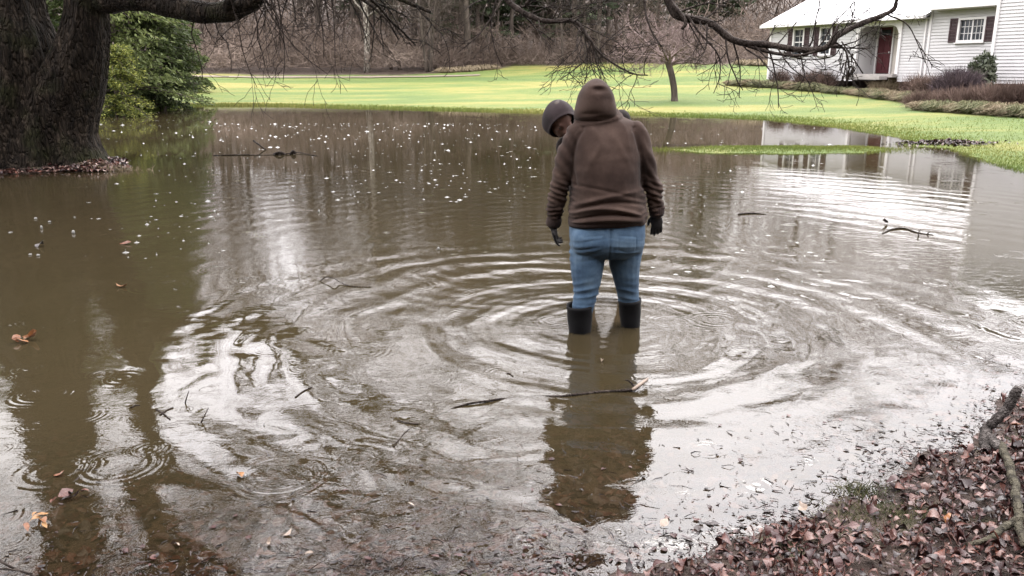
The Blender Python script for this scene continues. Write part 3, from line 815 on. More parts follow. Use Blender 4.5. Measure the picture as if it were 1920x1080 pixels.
# ------------------------------------------------------------------ the white house
U = unit((.426, -.905, 0)); NN = np.array([-.905, -.426, 0])
HB = 1.32                       # ground level at the house
house = empty('white_house', (13.5, 45.0, HB), math.atan2(U[1], U[0]), label='white clapboard house with dark red shutters and a pale wet roof at upper right', cat='house')
# local axes: x along the wall, y = away from the camera (inwards), z up
M['clap'] = simple('white_clapboard', [(.3, (.37, .365, .365)), (.7, (.43, .425, .425))], scale=1.5, rough=.55)
M['trim'] = simple('white_trim', [(.3, (.50, .49, .485)), (.7, (.57, .56, .555))], scale=2, rough=.5)
M['porchwall'] = simple('porch_wall', [(.3, (.42, .39, .35)), (.7, (.49, .455, .41))], scale=2, rough=.6)
M['shutter'] = simple('shutter_red', [(.3, (.040, .023, .026)), (.7, (.055, .032, .036))], scale=5, rough=.6)
M['redd'] = simple('door_red', [(.3, (.055, .014, .017)), (.7, (.075, .02, .024))], scale=5, rough=.45)
def roofmat():
    m, t, out = newmat('wet_shingles')
    b = N(t, 'ShaderNodeBsdfPrincipled'); v = coords(t)
    br = N(t, 'ShaderNodeTexBrick'); br.inputs['Scale'].default_value = 1.0
    br.inputs['Brick Width'].default_value = .35; br.inputs['Row Height'].default_value = .16; br.inputs['Mortar Size'].default_value = .008
    br.inputs['Color1'].default_value = (.42, .42, .43, 1); br.inputs['Color2'].default_value = (.52, .52, .53, 1); br.inputs['Mortar'].default_value = (.3, .3, .31, 1)
    t.links.new(v, br.inputs[0]); t.links.new(br.outputs[0], b.inputs['Base Color'])
    b.inputs['Roughness'].default_value = .28; b.inputs['Specular IOR Level'].default_value = .8
    t.links.new(b.outputs[0], out.inputs[0]); return m
M['roof'] = roofmat()
m, t, out = newmat('window_glass')
b = N(t, 'ShaderNodeBsdfPrincipled'); b.inputs['Base Color'].default_value = (.02, .025, .03, 1); b.inputs['Roughness'].default_value = .05
b.inputs['Specular IOR Level'].default_value = .6
t.links.new(b.outputs[0], out.inputs[0]); M['glass'] = m
def laps(A, x0, x1, z0, z1, y, ex=.125):
    """overlapping boards on a wall whose face is at y (towards -y)"""
    n = max(1, int(round((z1 - z0) / ex))); h = (z1 - z0) / n
    for k in range(n):
        a, b_ = z0 + k * h, z0 + (k + 1) * h
        V = [(x0, y - .034, a), (x1, y - .034, a), (x1, y - .004, b_), (x0, y - .004, b_), (x0, y, a), (x1, y, a)]
        A.add(V, [[0, 1, 2, 3], [4, 5, 1, 0]])
def wall(A, x0, x1, z0, z1, y, openings=(), th=.15):
    """boarded wall with rectangular holes, given as (x0,x1,z0,z1)"""
    xs = sorted({x0, x1, *[o[0] for o in openings], *[o[1] for o in openings]})
    for a, b_ in zip(xs[:-1], xs[1:]):
        zs = [(z0, z1)]
        for o in openings:
            if o[0] <= a + 1e-6 and o[1] >= b_ - 1e-6:
                zs = [(p, q_) for p, q_ in [(z0, o[2]), (o[3], z1)] if q_ > p]
        for p, q_ in zs:
            laps(A, a, b_, p, q_, y); box(A, ((a + b_) / 2, y + th / 2 + .001, (p + q_) / 2), (b_ - a, th, q_ - p))
def window(x0, x1, z0, z1, y, cols=(1, 2), slider=False):
    fr_ = Acc(); c = .09
    for (a, b_, p, q_) in [(x0 - c, x1 + c, z1, z1 + c), (x0 - c, x1 + c, z0 - c, z0), (x0 - c, x0, z0, z1), (x1, x1 + c, z0, z1)]:
        box(fr_, ((a + b_) / 2, y - .01, (p + q_) / 2), (b_ - a, .1, q_ - p))
    wn = fr_.build('window', M['trim'], house, smooth=False)
    g = Acc(); box(g, ((x0 + x1) / 2, y + .06, (z0 + z1) / 2), (x1 - x0, .01, z1 - z0)); g.build('pane', M['glass'], wn, smooth=False)
    s = Acc()
    w_ = x1 - x0; h_ = z1 - z0
    if slider: box(s, ((x0 + x1) / 2, y + .035, (z0 + z1) / 2), (.06, .03, h_))
    else: box(s, ((x0 + x1) / 2, y + .035, (z0 + z1) / 2), (w_, .03, .05))
    nx_, nz_ = cols
    for k in range(1, nx_): 
        if not slider or k * 2 != nx_: box(s, (x0 + w_ * k / nx_, y + .045, (z0 + z1) / 2), (.02, .015, h_ - .01))
    for k in range(1, nz_): 
        if slider or k * 2 != nz_: box(s, ((x0 + x1) / 2, y + .044, z0 + h_ * k / nz_), (w_ - .01, .013, .02))
    s.build('glazing_bars', M['trim'], wn, smooth=False)
    sl = Acc(); box(sl, ((x0 + x1) / 2, y - .06, z0 - c - .02), (w_ + 2 * c + .08, .12, .04)); sl.build('sill', M['trim'], wn, smooth=False)
def shutter(x0, x1, z0, z1, y):
    A = Acc(); f = .05
    for (a, b_, p, q_) in [(x0, x1, z1 - f, z1), (x0, x1, z0, z0 + f), (x0, x0 + f, z0 + f, z1 - f), (x1 - f, x1, z0 + f, z1 - f), (x0 + f, x1 - f, (z0 + z1) / 2 - .03, (z0 + z1) / 2 + .03)]:
        box(A, ((a + b_) / 2, y - .045, (p + q_) / 2), (b_ - a, .035, q_ - p))
    k = z0 + f + .03
    while k < z1 - f - .02:
        if abs(k - (z0 + z1) / 2) > .05:
            box(A, ((x0 + x1) / 2, y - .043, k), (x1 - x0 - 2 * f, .03, .012))
        k += .05
    box(A, ((x0 + x1) / 2, y - .03, (z0 + z1) / 2), (x1 - x0 - 2 * f, .006, z1 - z0 - 2 * f - .01))
    A.build('shutter', M['shutter'], house, smooth=False)
W1, W2 = (1.72, 2.32, .95, 2.12), (3.5, 4.12, .95, 2.12)
WB = (10.98, 12.02, 1.36, 2.14)
EA, EB = 2.33, 2.60            # eave heights
for (x0, x1, ee, yy, ops) in [(0, 5.7, EA, 0, (W1, W2)), (8.2, 9.56, EA, 0, ()), (9.56, 13.4, EB, -.02, (WB,))]:
    A = Acc(); wall(A, x0, x1, -.3, ee, yy, ops); A.build('wall', M['clap'], house, smooth=False)
A = Acc(); box(A, (.06, 4.97, EA / 2 - .15), (.12, 9.6, EA + .3)); A.build('side_wall', M['clap'], house, smooth=False)
for xx in (5.75, 8.15):
    A = Acc(); box(A, (xx, .68, 1.0), (.1, 1.05, 2.6)); A.build('porch_side', M['clap'], house, smooth=False)
A = Acc(); box(A, (5.84 - .01, 1.25, 1.0), (.1, .1, 2.6)); box(A, (7.4, 1.25, 1.0), (1.5, .1, 2.6)); box(A, (6.3, 1.25, 2.24), (.82, .1, .24)); A.build('porch_wall', M['porchwall'], house, smooth=False)
A = Acc(); wall(A, 13.42, 24, -.3, 5.6, -1.2); box(A, (13.36, -.62, 2.65), (.12, 1.15, 5.9)); 
A.build('wing_wall', M['clap'], house, smooth=False)
for cb in [((13.4, -1.24, 2.65), (.12, .08, 5.9)), ((.05, -.05, EA / 2 - .15), (.12, .06, EA + .25)), ((9.6, -.06, EB / 2 - .15), (.1, .05, EB + .25))]:
    A = Acc(); box(A, *cb); A.build('corner_board', M['trim'], house, smooth=False)
for Wn in (W1, W2):
    window(*Wn, 0, (2, 4)); shutter(Wn[0] - .42, Wn[0] - .1, Wn[2] - .08, Wn[3] + .08, 0); shutter(Wn[1] + .1, Wn[1] + .42, Wn[2] - .08, Wn[3] + .08, 0)
window(*WB, -.02, (6, 3), True); shutter(WB[0] - .46, WB[0] - .1, WB[2] - .08, WB[3] + .08, -.02); shutter(WB[1] + .1, WB[1] + .46, WB[2] - .08, WB[3] + .08, -.02)
# door with a fan light in the recess
A = Acc(); box(A, (6.3, 1.2, 1.07), (.78, .06, 2.05))
for (a, p, w_, h_) in [(6.12, .5, .26, .6), (6.48, .5, .26, .6), (6.12, 1.25, .26, .62), (6.48, 1.25, .26, .62)]: box(A, (a, 1.165, p), (w_, .03, h_))
dr = A.build('door', M['redd'], house, smooth=False)
A = Acc(); box(A, (6.3, 1.16, 1.86), (.56, .03, .24)); A.build('pane', M['glass'], dr, smooth=False)
A = Acc(); tube(A, [(6.6, 1.17, .98), (6.6, 1.1, .98)], [.03, .035], 10); A.build('handle', M['trim'], dr)
A = Acc()
for (a, p, w_, h_) in [(5.86, 1.05, .08, 2.15), (6.74, 1.05, .08, 2.15), (6.3, 2.14, .96, .08)]: box(A, (a, 1.18, p), (w_, .12, h_))
A.build('door_frame', M['trim'], house, smooth=False)
A = Acc(); box(A, (6.95, .45, -.05), (2.5, 1.6, .14)); box(A, (6.95, -.6, -.15), (2.0, .5, .14)); A.build('doorstep', simple('concrete', [(.3, (.2, .19, .18)), (.7, (.3, .28, .26))], rough=.8), house, smooth=False)
# porch opening trim with rounded corners
A = Acc(); box(A, (5.76, -.03, 1.05), (.14, .12, 2.2)); box(A, (8.14, -.03, 1.05), (.14, .12, 2.2)); box(A, (6.95, -.032, EA - .08), (2.52, .12, .3))
for s, cx_ in ((1, 5.83), (-1, 8.07)):
    a_ = np.linspace(0, pi / 2, 7); V = [(cx_, -.03 + d_, EA - .23) for d_ in (-.055, .055)]
    for q_ in a_:
        for d_ in (-.055, .055): V.append((cx_ + s * .42 * (1 - sin(q_)), -.03 + d_, EA - .23 - .5 * (1 - cos(q_))))
    F = []
    f3 = []
    for k in range(6): F.append([2 + 2 * k, 3 + 2 * k, 5 + 2 * k, 4 + 2 * k]); f3 += [[0, 2 + 2 * k, 4 + 2 * k], [1, 5 + 2 * k, 3 + 2 * k]]
    bn_ = A.n; A.add(V, F); A.f3.append(np.array(f3) + bn_)
A.build('porch_arch', M['trim'], house, smooth=False)
# roofs
def slab(A, x0, x1, y0, z0, y1, z1, th=.12, cut0=0, cut1=0):
    V = [(x0, y0, z0), (x1, y0, z0), (x1 - cut1, y1, z1), (x0 + cut0, y1, z1)]; V += [(a, b_, c_ - th) for a, b_, c_ in V]
    A.add(V, [[0, 1, 2, 3], [7, 6, 5, 4], [0, 4, 5, 1], [1, 5, 6, 2], [2, 6, 7, 3], [3, 7, 4, 0]])
A = Acc(); slab(A, -.35, 9.6, -.42, EA + .10, 4.9, EA + 2.5, cut0=.0); slab(A, -.35, 14, 10.2, EA + .1, 4.903, EA + 2.5)
slab(A, 9.5, 13.9, -.48, EB + .12, 4.6, EB + 2.3); slab(A, 13.0, 24.6, -1.65, 5.65, 5, 8.6); slab(A, 13.0, 24.6, 11.65, 5.65, 5.003, 8.6)
rf = A.build('roof', M['roof'], house, smooth=False)
A = Acc(); V = [(-.02, -.05, EA), (-.02, 9.8, EA), (-.02, 4.9, EA + 2.36)]; A.add(V, [[0, 1, 2]]); A.build('gable', M['clap'], house, smooth=False)
A = Acc()
box(A, (4.6, -.46, EA + .02), (9.9, .09, .13)); box(A, (11.7, -.53, EB + .05), (4.4, .10, .14)); box(A, (18.8, -1.7, 5.58), (11.6, .1, .14))
A.build('gutter', M['trim'], house, smooth=False)
A = Acc(); box(A, (9.4, -.06, 1.1), (.07, .07, 2.3)); A.build('downpipe', M['trim'], house, smooth=False)
A = Acc(); box(A, (4.6, -.21, EA - .03), (9.9, .40, .03)); box(A, (11.6, -.26, EB - .03), (3.5, .44, .03)); A.build('soffit', M['trim'], house, smooth=False)
for (x0, x1, y0, y1, h_) in [(-.0, 13.4, 9.8, 9.9, 2.3), (24, 24.1, -1.2, 11, 5.5)]:
    A = Acc(); box(A, ((x0 + x1) / 2, (y0 + y1) / 2, h_ / 2), (x1 - x0, y1 - y0, h_)); A.build('back_wall', M['clap'], house, smooth=False)

# ------------------------------------------------------------------ planting by the house
def tuft(name, loc, R, Hh, n, mat, label, seed, group=None, cat='plant', wd=.02, spread=1.0, bend=.5):
    """arching clump of blades"""
    r_ = np.random.RandomState(seed)
    a = r_.rand(n) * 6.28; rr = R * np.sqrt(r_.rand(n)) * .75
    B = np.stack([rr * np.cos(a), rr * np.sin(a), np.full(n, -.05)], -1)
    out_ = np.stack([np.cos(a) * spread, np.sin(a) * spread, r_.uniform(.5, 1.4, n)], -1) + r_.randn(n, 3) * .2
    out_ /= np.linalg.norm(out_, axis=1)[:, None]
    L = Hh * r_.uniform(.7, 1.3, n)
    s = np.cross(out_, [0, 0, 1]) + r_.randn(n, 3) * .3; s /= np.linalg.norm(s, axis=1)[:, None]
    p1 = B + out_ * (L * .55)[:, None]; p2 = p1 + (out_ * [1, 1, .0] - np.array([0, 0, bend])) * (L * .5)[:, None]
    p2[:, 2] = np.maximum(p2[:, 2], .01)
    V = np.stack([B - s * wd / 2, B + s * wd / 2, p1 - s * wd * .45, p1 + s * wd * .45, p2 - s * wd * .1, p2 + s * wd * .1], 1).reshape(-1, 3)
    k = np.arange(n)[:, None] * 6
    F = np.concatenate([k + np.array([[0, 1, 3, 2]]), k + np.array([[2, 3, 5, 4]])])
    return mesh_obj(name, V, [F], mat, None, False, {'rnd': np.repeat(r_.rand(n), 6)}, loc=loc, label=label, cat=cat, group=group)
M['sedge'] = simple('sedge', [(0, (.05, .058, .024)), (.5, (.11, .115, .055)), (1, (.20, .18, .105))], scale=2, rough=.8, attr='rnd', transl=.2)
M['tan'] = simple('tan_grass', [(0, (.09, .07, .04)), (.5, (.17, .135, .085)), (1, (.27, .22, .15))], scale=2, rough=.85, attr='rnd', transl=.2)
M['purple'] = simple('purple_twigs', [(0, (.03, .022, .026)), (.5, (.055, .04, .045)), (1, (.10, .075, .075))], scale=2, rough=.9, attr='rnd')
M['redtw'] = simple('red_twigs', [(0, (.04, .026, .02)), (.5, (.085, .056, .044)), (1, (.17, .12, .098))], scale=2, rough=.9, attr='rnd')
M['evergreen'] = simple('evergreen_leaf', [(0, (.02, .03, .015)), (.5, (.05, .06, .035)), (1, (.10, .11, .075))], scale=2, rough=.5, attr='rnd', transl=.15)
rs = np.random.RandomState(101)
def along(pts, n):
    pts = np.array(pts); d = np.r_[0, np.cumsum(np.linalg.norm(np.diff(pts, axis=0), axis=1))]
    s = np.linspace(0, d[-1], n); return np.stack([np.interp(s, d, pts[:, 0]), np.interp(s, d, pts[:, 1])], -1)
ORD = 'leftmost,second,third,fourth,fifth,sixth,seventh,eighth,ninth,tenth,eleventh,twelfth,thirteenth,fourteenth,fifteenth,sixteenth,seventeenth'.split(',')
for (seg, n_, lb, gp, mt, R) in [(BEDL[:4], 16, 'mounded sedge clump from the left edging the bed below the left windows', 'sedge clumps edging the long flower bed', M['sedge'], .42),
                      (BEDL[3:5], 6, 'sedge clump from the left in the row below the red door', 'sedge clumps near the dark shrub', M['sedge'], .46),
                      (BEDL[5:], 10, 'grassy clump from the left in the nearest border at right', 'grass clumps of the nearest border', M['sedge'], .42)]:
    for k, (x, y) in enumerate(along(seg, n_)):
        x += rs.uniform(-.12, .12); y += rs.uniform(-.15, .15)
        tuft('sedge_clump', (x, y, hz(x, y)), R * rs.uniform(.65, 1.0), R * rs.uniform(1.1, 1.7), 700, mt if rs.rand() < .6 else M['tan'], ORD[k] + ' ' + lb, 110 + k, gp, spread=.6, bend=.2, wd=.016)
def shrub(name, loc, rx, ry, Hh, n, mat, label, seed, group=None, L=(.2, .5), wd=.014, up=1.0, leafy=0):
    r_ = np.random.RandomState(seed)
    root = empty(name, loc, label=label, cat='shrub', group=group)
    u = r_.randn(n, 3); u /= np.linalg.norm(u, axis=1)[:, None]; rr = r_.rand(n) ** .4
    c = u * rr[:, None] * [rx, ry, Hh * .5] * (1 + .15 * noise3(u * 3, 1.5, seed))[:, None]; c[:, 2] = np.abs(c[:, 2] + Hh * .5)
    D = u * .8 + np.array([0, 0, up]) + r_.randn(n, 3) * .4
    if leafy:
        V, F = quads(r_, c, leafy * r_.uniform(.6, 1.4, n), 1.5); per = 4
    else:
        V, F = strips(r_, c - D / np.linalg.norm(D, axis=1)[:, None] * .15, D, r_.uniform(*L, n), wd, .2); per = 6
    mesh_obj('leaves' if leafy else 'twigs', V, [F], mat, root, False, {'rnd': np.repeat(np.clip(.5 + .3 * noise3(c, 4, seed) + r_.randn(n) * .15, 0, 1), per)})
    A = Acc()
    for k in range(14):
        a = r_.rand() * 6.28; e_ = np.array([cos(a) * rx * .7, sin(a) * ry * .7, Hh * r_.uniform(.5, .9)])
        tube(A, spline([(cos(a) * .05, sin(a) * .05, -.1), e_ * [.4, .4, .6], e_], 5), np.linspace(.018, .006, 5), 5)
    A.build('stems', M['grey_bark'], root)
    return root
def at(px, Y): q = P(px, 150, Y); return (q[0], q[1], hz(q[0], q[1]))
shrub('dark_shrub', at(1796, 31.0), .85, .8, 1.15, 6500, M['purple'], 'rounded dark purple-black leafless shrub below the right window', 121)
shrub('evergreen_shrub', at(1838, 31.6), .5, .5, 1.75, 1600, M['evergreen'], 'upright dark evergreen shrub against the wing corner', 122, leafy=.15)
shrub('low_shrub', at(1745, 32.5), .7, .6, .85, 3000, M['redtw'], 'low reddish-brown shrub left of the dark purple shrub', 123)
for k, (px, Y_, rx, h_) in enumerate([(1745, 29.8, .8, .45), (1790, 28.8, .8, .5), (1835, 28.0, .9, .6), (1880, 27.6, .9, .7), (1925, 27.2, .9, .75), (1970, 26.8, .9, .75)]):
    shrub('barberry_shrub', at(px, Y_), rx, .7, h_, 3200, M['redtw'], ORD[k] + ' mound from the left of the low reddish-brown hedge in the right bed', 130 + k, 'mounds of the reddish-brown hedge')
for k, (px, Y_, h_) in enumerate([(1462, 43.5, .8), (1505, 42.2, .7), (1530, 41.4, .8), (1550, 40.8, .75)]):
    shrub('leafless_shrub', at(px, Y_), .55, .5, h_, 1100, M['redtw'], ORD[k] + ' sparse reddish shrub from the left under the left windows of the house', 140 + k, 'sparse shrubs under the left windows', wd=.012)
shrub('leafless_shrub', at(1660, 37.8), .7, .4, .42, 1200, M['tan'], 'low tan shrub just right of the red front door', 146)
shrub('leafless_shrub', at(1720, 35.0), .6, .5, .8, 1300, M['redtw'], 'wispy leafless shrub between porch and right window', 147)
# tan grasses by the edge of the woods
for k, (px, Y_) in enumerate([(870, 63), (895, 64), (915, 64.5), (840, 62.5), (1400, 60), (1425, 59)]):
    q = P(px, 135, Y_); tuft('dry_grass_clump', (q[0], q[1], hz(q[0], q[1])), .7, .75, 420, M['tan'], ['second', 'third', 'rightmost', 'leftmost', 'left-hand', 'right-hand'][k] + (' dry tan grass clump at the foot of the woods right of the three-stemmed tree' if k < 4 else ' dry tan grass clump by the woods beside the house'), 150 + k, 'dry grass clumps by the woods', wd=.04)

# ------------------------------------------------------------------ lawn grass near the shore
rs = np.random.RandomState(160)
n = 22000
Yg = 11 + 14 * rs.rand(n) ** 1.3; pxg = rs.uniform(300, 2150, n)
x = (pxg - 960) / FPX * Yg * CP
s_ = sdist(x, Yg); z_ = height(x, Yg, s_)
ok = (z_ > -.015) & (Yg < woods_edge(x) + .5) & ~inpoly(x, Yg, BEDL + [(24, 24), (30, 30), (25, 46), (14.5, 47.5)])
x, Yg, z_ = x[ok], Yg[ok], z_[ok]
# a denser fringe where the lawn runs into the water
m_ = 60000; k = rs.randint(0, 12, m_); f = rs.rand(m_)[:, None]
q = shore[k] * (1 - f) + shore[k + 1] * f + rs.randn(m_, 2) * [.8, .5]
iq = np.array([ISL[0], ISL[1]]) + rs.randn(9000, 2) * [1.3, .42]; iq2 = ISL + [1.4, .2] + rs.randn(3000, 2) * [.6, .25]
q = np.vstack([q, iq, iq2]); zq = height(q[:, 0], q[:, 1]); okq = (zq > -.03)
x = np.r_[x, q[okq, 0]]; Yg = np.r_[Yg, q[okq, 1]]; z_ = np.r_[z_, zq[okq]]
n = len(x); B = np.stack([x, Yg, z_ - .01], -1)
D = np.stack([rs.randn(n) * .5, rs.randn(n) * .5, np.full(n, 1.0)], -1)
V, F = strips(rs, B, D, rs.uniform(.03, .075, n) * np.clip(Yg / 22, .8, 1.8), rs.uniform(.006, .012, n) * np.clip(Yg / 16, 1, 3), .3)
M['grass'] = simple('lawn_grass', [(0, (.066, .100, .024)), (.5, (.110, .138, .034)), (1, (.20, .185, .06))], scale=.3, rough=.8, attr='rnd', transl=.2, spec=.06)
mesh_obj('lawn_grass', V, [F], M['grass'], smooth=False, pattr={'rnd': np.repeat(np.clip(.5 + .3 * snoise(x, Yg, .5, 22) + rs.randn(n) * .15, 0, 1), 6)}, label='short wet bright green lawn grass reaching down into the flood', cat='grass', kind='stuff')
# ------------------------------------------------------------------ people
def ell(acc, c, r, R=None, seg=20, rings=12):
    th = np.linspace(0, pi, rings + 1)[1:-1]; ph = np.arange(seg) * 2 * pi / seg
    V = [[0, 0, 1]] + [[sin(a) * cos(b_), sin(a) * sin(b_), cos(a)] for a in th for b_ in ph] + [[0, 0, -1]]
    V = np.array(V) * np.asarray(r)
    if R is not None: V = V @ np.asarray(R).T
    base = acc.n
    n = len(th); i = 1 + np.arange(n - 1)[:, None] * seg; j = np.arange(seg)[None]; j2 = (j + 1) % seg
    acc.add(V + np.asarray(c), np.stack([i + j, i + seg + j, i + seg + j2, i + j2], -1).reshape(-1, 4))
    jj = np.arange(seg); j3 = (jj + 1) % seg
    acc.f3.append(np.stack([jj * 0, 1 + jj, 1 + j3], -1) + base)
    o = 1 + (n - 1) * seg
    acc.f3.append(np.stack([jj * 0 + len(V) - 1, o + j3, o + jj], -1) + base)
def loft(acc, rings, sides=36, ex=2.3):
    """closed stack of superellipses: (x, y, z, rx, ry[, tilt])"""
    rings = np.array([list(r) + [0] * (6 - len(r)) for r in rings], float)
    m_ = 4 * len(rings); s = np.linspace(0, len(rings) - 1, m_)
    R_ = spline(rings, m_)
    a = np.arange(sides) * 2 * pi / sides
    cx_, sx_ = np.cos(a), np.sin(a)
    ux = np.sign(cx_) * np.abs(cx_) ** (2 / ex); uy = np.sign(sx_) * np.abs(sx_) ** (2 / ex)
    V = []
    for r in R_:
        V.append(np.stack([r[0] + ux * r[3], r[1] + uy * r[4], r[2] + ux * r[5]], -1))
    V = np.concatenate(V + [R_[:1, :3], R_[-1:, :3]])
    i = np.arange(m_ - 1)[:, None] * sides; j = np.arange(sides)[None]; j2 = (j + 1) % sides
    base = acc.n
    acc.add(V, np.stack([i + j, i + j2, i + sides + j2, i + sides + j], -1).reshape(-1, 4))
    jj = np.arange(sides); j3 = (jj + 1) % sides; k = m_ * sides
    acc.f3.append(np.stack([jj * 0 + k, j3, jj], -1) + base)
    acc.f3.append(np.stack([jj * 0 + k + 1, (m_ - 1) * sides + jj, (m_ - 1) * sides + j3], -1) + base)
def limb(acc, pts, rad, n=18, sides=16):
    p = spline(pts, n); r = np.interp(np.linspace(0, 1, n), np.linspace(0, 1, len(rad)), rad)
    tube(acc, p, r, sides); ell(acc, p[0], [r[0]] * 3, seg=14, rings=8); ell(acc, p[-1], [r[-1]] * 3, seg=14, rings=8)
def organic(name, acc, voxel, smooth, mat, parent=None, disp=None, **k):
    """melt closed pieces into one continuous skin, then fold it"""
    tmp = acc.build('tmp')
    rm = tmp.modifiers.new('r', 'REMESH'); rm.mode = 'VOXEL'; rm.voxel_size = voxel
    sm = tmp.modifiers.new('s', 'SMOOTH'); sm.iterations = smooth; sm.factor = .6
    dg = bpy.context.evaluated_depsgraph_get(); dg.update()
    me = bpy.data.meshes.new_from_object(tmp.evaluated_get(dg))
    old = tmp.data; bpy.data.objects.remove(tmp); bpy.data.meshes.remove(old)
    n = len(me.vertices); co = np.empty(n * 3, dtype=np.float32); me.vertices.foreach_get('co', co); co = co.reshape(-1, 3).astype(float)
    if disp:
        no = np.empty(n * 3, dtype=np.float32); me.vertex_normals.foreach_get('vector', no); no = no.reshape(-1, 3)
        co = co + no * disp(co, no)[:, None]
        me.vertices.foreach_set('co', co.astype(np.float32).ravel()); me.update()
    me.polygons.foreach_set('use_smooth', np.ones(len(me.polygons), bool))
    me.name = name; me.materials.clear(); me.materials.append(mat)
    o = bpy.data.objects.new(name, me); COL.objects.link(o)
    if parent: o.parent = parent
    return attrs(o, **k)
def fabric(name, c0, c1, c2, scale=6, weave=350, bump=.0012, rough=.95, stretch=(1, 1, 1), sheen=.06):
    m, t, out = newmat(name)
    b = N(t, 'ShaderNodeBsdfPrincipled'); v = coords(t, stretch)
    r = ramp_node(t, [(.3, c0), (.5, c1), (.72, c2)]); t.links.new(noise_node(t, v, scale, 5, .6), r.inputs[0])
    t.links.new(r.outputs[0], b.inputs['Base Color']); b.inputs['Roughness'].default_value = rough
    b.inputs['Sheen Weight'].default_value = sheen; b.inputs['Sheen Roughness'].default_value = .6; b.inputs['Specular IOR Level'].default_value = .08
    t.links.new(bump_node(t, noise_node(t, v, weave, 3), bump), b.inputs['Normal'])
    t.links.new(b.outputs[0], out.inputs[0]); return m
M['brown'] = fabric('brown_fleece', (.016, .0092, .0070), (.034, .0212, .0165), (.062, .041, .032), scale=4.5)
M['brown_rib'] = fabric('brown_ribbing', (.022, .014, .012), (.028, .018, .0155), (.035, .0235, .0195), scale=5)
M['jeans'] = fabric('blue_denim', (.020, .038, .070), (.048, .084, .132), (.095, .145, .20), scale=6, weave=260, rough=.8, sheen=.05)
M['rubber'] = simple('black_rubber', [(.3, (.0035, .0035, .004)), (.7, (.006, .006, .0065))], scale=8, rough=.6, bump=.001, spec=.10)
M['glove'] = simple('black_glove', [(.3, (.005, .004, .004)), (.7, (.012, .010, .010))], scale=20, rough=.75, bump=.002, spec=.3)
M['greyhood'] = fabric('grey_purple_fleece', (.013, .009, .0095), (.021, .015, .0158), (.032, .0235, .0245), scale=6)
M['darkjacket'] = fabric('dark_brown_jacket', (.010, .0075, .007), (.015, .011, .010), (.022, .016, .014), scale=6)
M['skin'] = simple('skin', [(.3, (.10, .055, .043)), (.7, (.16, .09, .07))], scale=9, rough=.55, spec=.35)
M['hair'] = simple('dark_hair', [(.3, (.015, .010, .007)), (.7, (.04, .026, .018))], scale=30, rough=.6, stretch=(1, 1, .2))
M['eye'] = simple('eye', [(.3, (.03, .022, .018)), (.7, (.05, .04, .035))], rough=.2)

def frame_of(fwd, roll_up=(0, 0, 1)):
    f = unit(fwd); r = unit(np.cross(f, roll_up)); u = np.cross(r, f)
    return np.stack([r, f, u], 1)          # columns: right, forward, up
def head_parts(acc, c, R, s=1.0):
    L = lambda q: np.asarray(c) + R @ (np.asarray(q) * s)
    E = lambda q, r, Q=None: ell(acc, L(q), np.asarray(r) * s, R if Q is None else R @ Q)
    E((0, -.012, .03), (.074, .092, .082)); E((0, .022, -.03), (.060, .066, .078)); E((0, .055, -.085), (.026, .022, .018))
    E((0, .082, -.012), (.012, .020, .024)); E((0, .098, -.028), (.015, .014, .012)); E((.03, .075, .022), (.026, .014, .010)); E((-.03, .075, .022), (.026, .014, .010))
    E((0, .080, -.056), (.024, .012, .006)); E((0, .078, -.067), (.021, .012, .007)); E((.035, .062, -.02), (.024, .022, .018)); E((-.035, .062, -.02), (.024, .022, .018))
    E((.075, -.005, -.012), (.010, .018, .030)); E((-.075, -.005, -.012), (.010, .018, .030))
def eyes_of(c, R, parent, s=1.0):
    for sx in (-1, 1):
        A = Acc(); ell(A, np.asarray(c) + R @ (np.array([sx * .031, .073, .002]) * s), [.0105 * s] * 3, seg=12, rings=8); A.build('eye', M['eye'], parent)
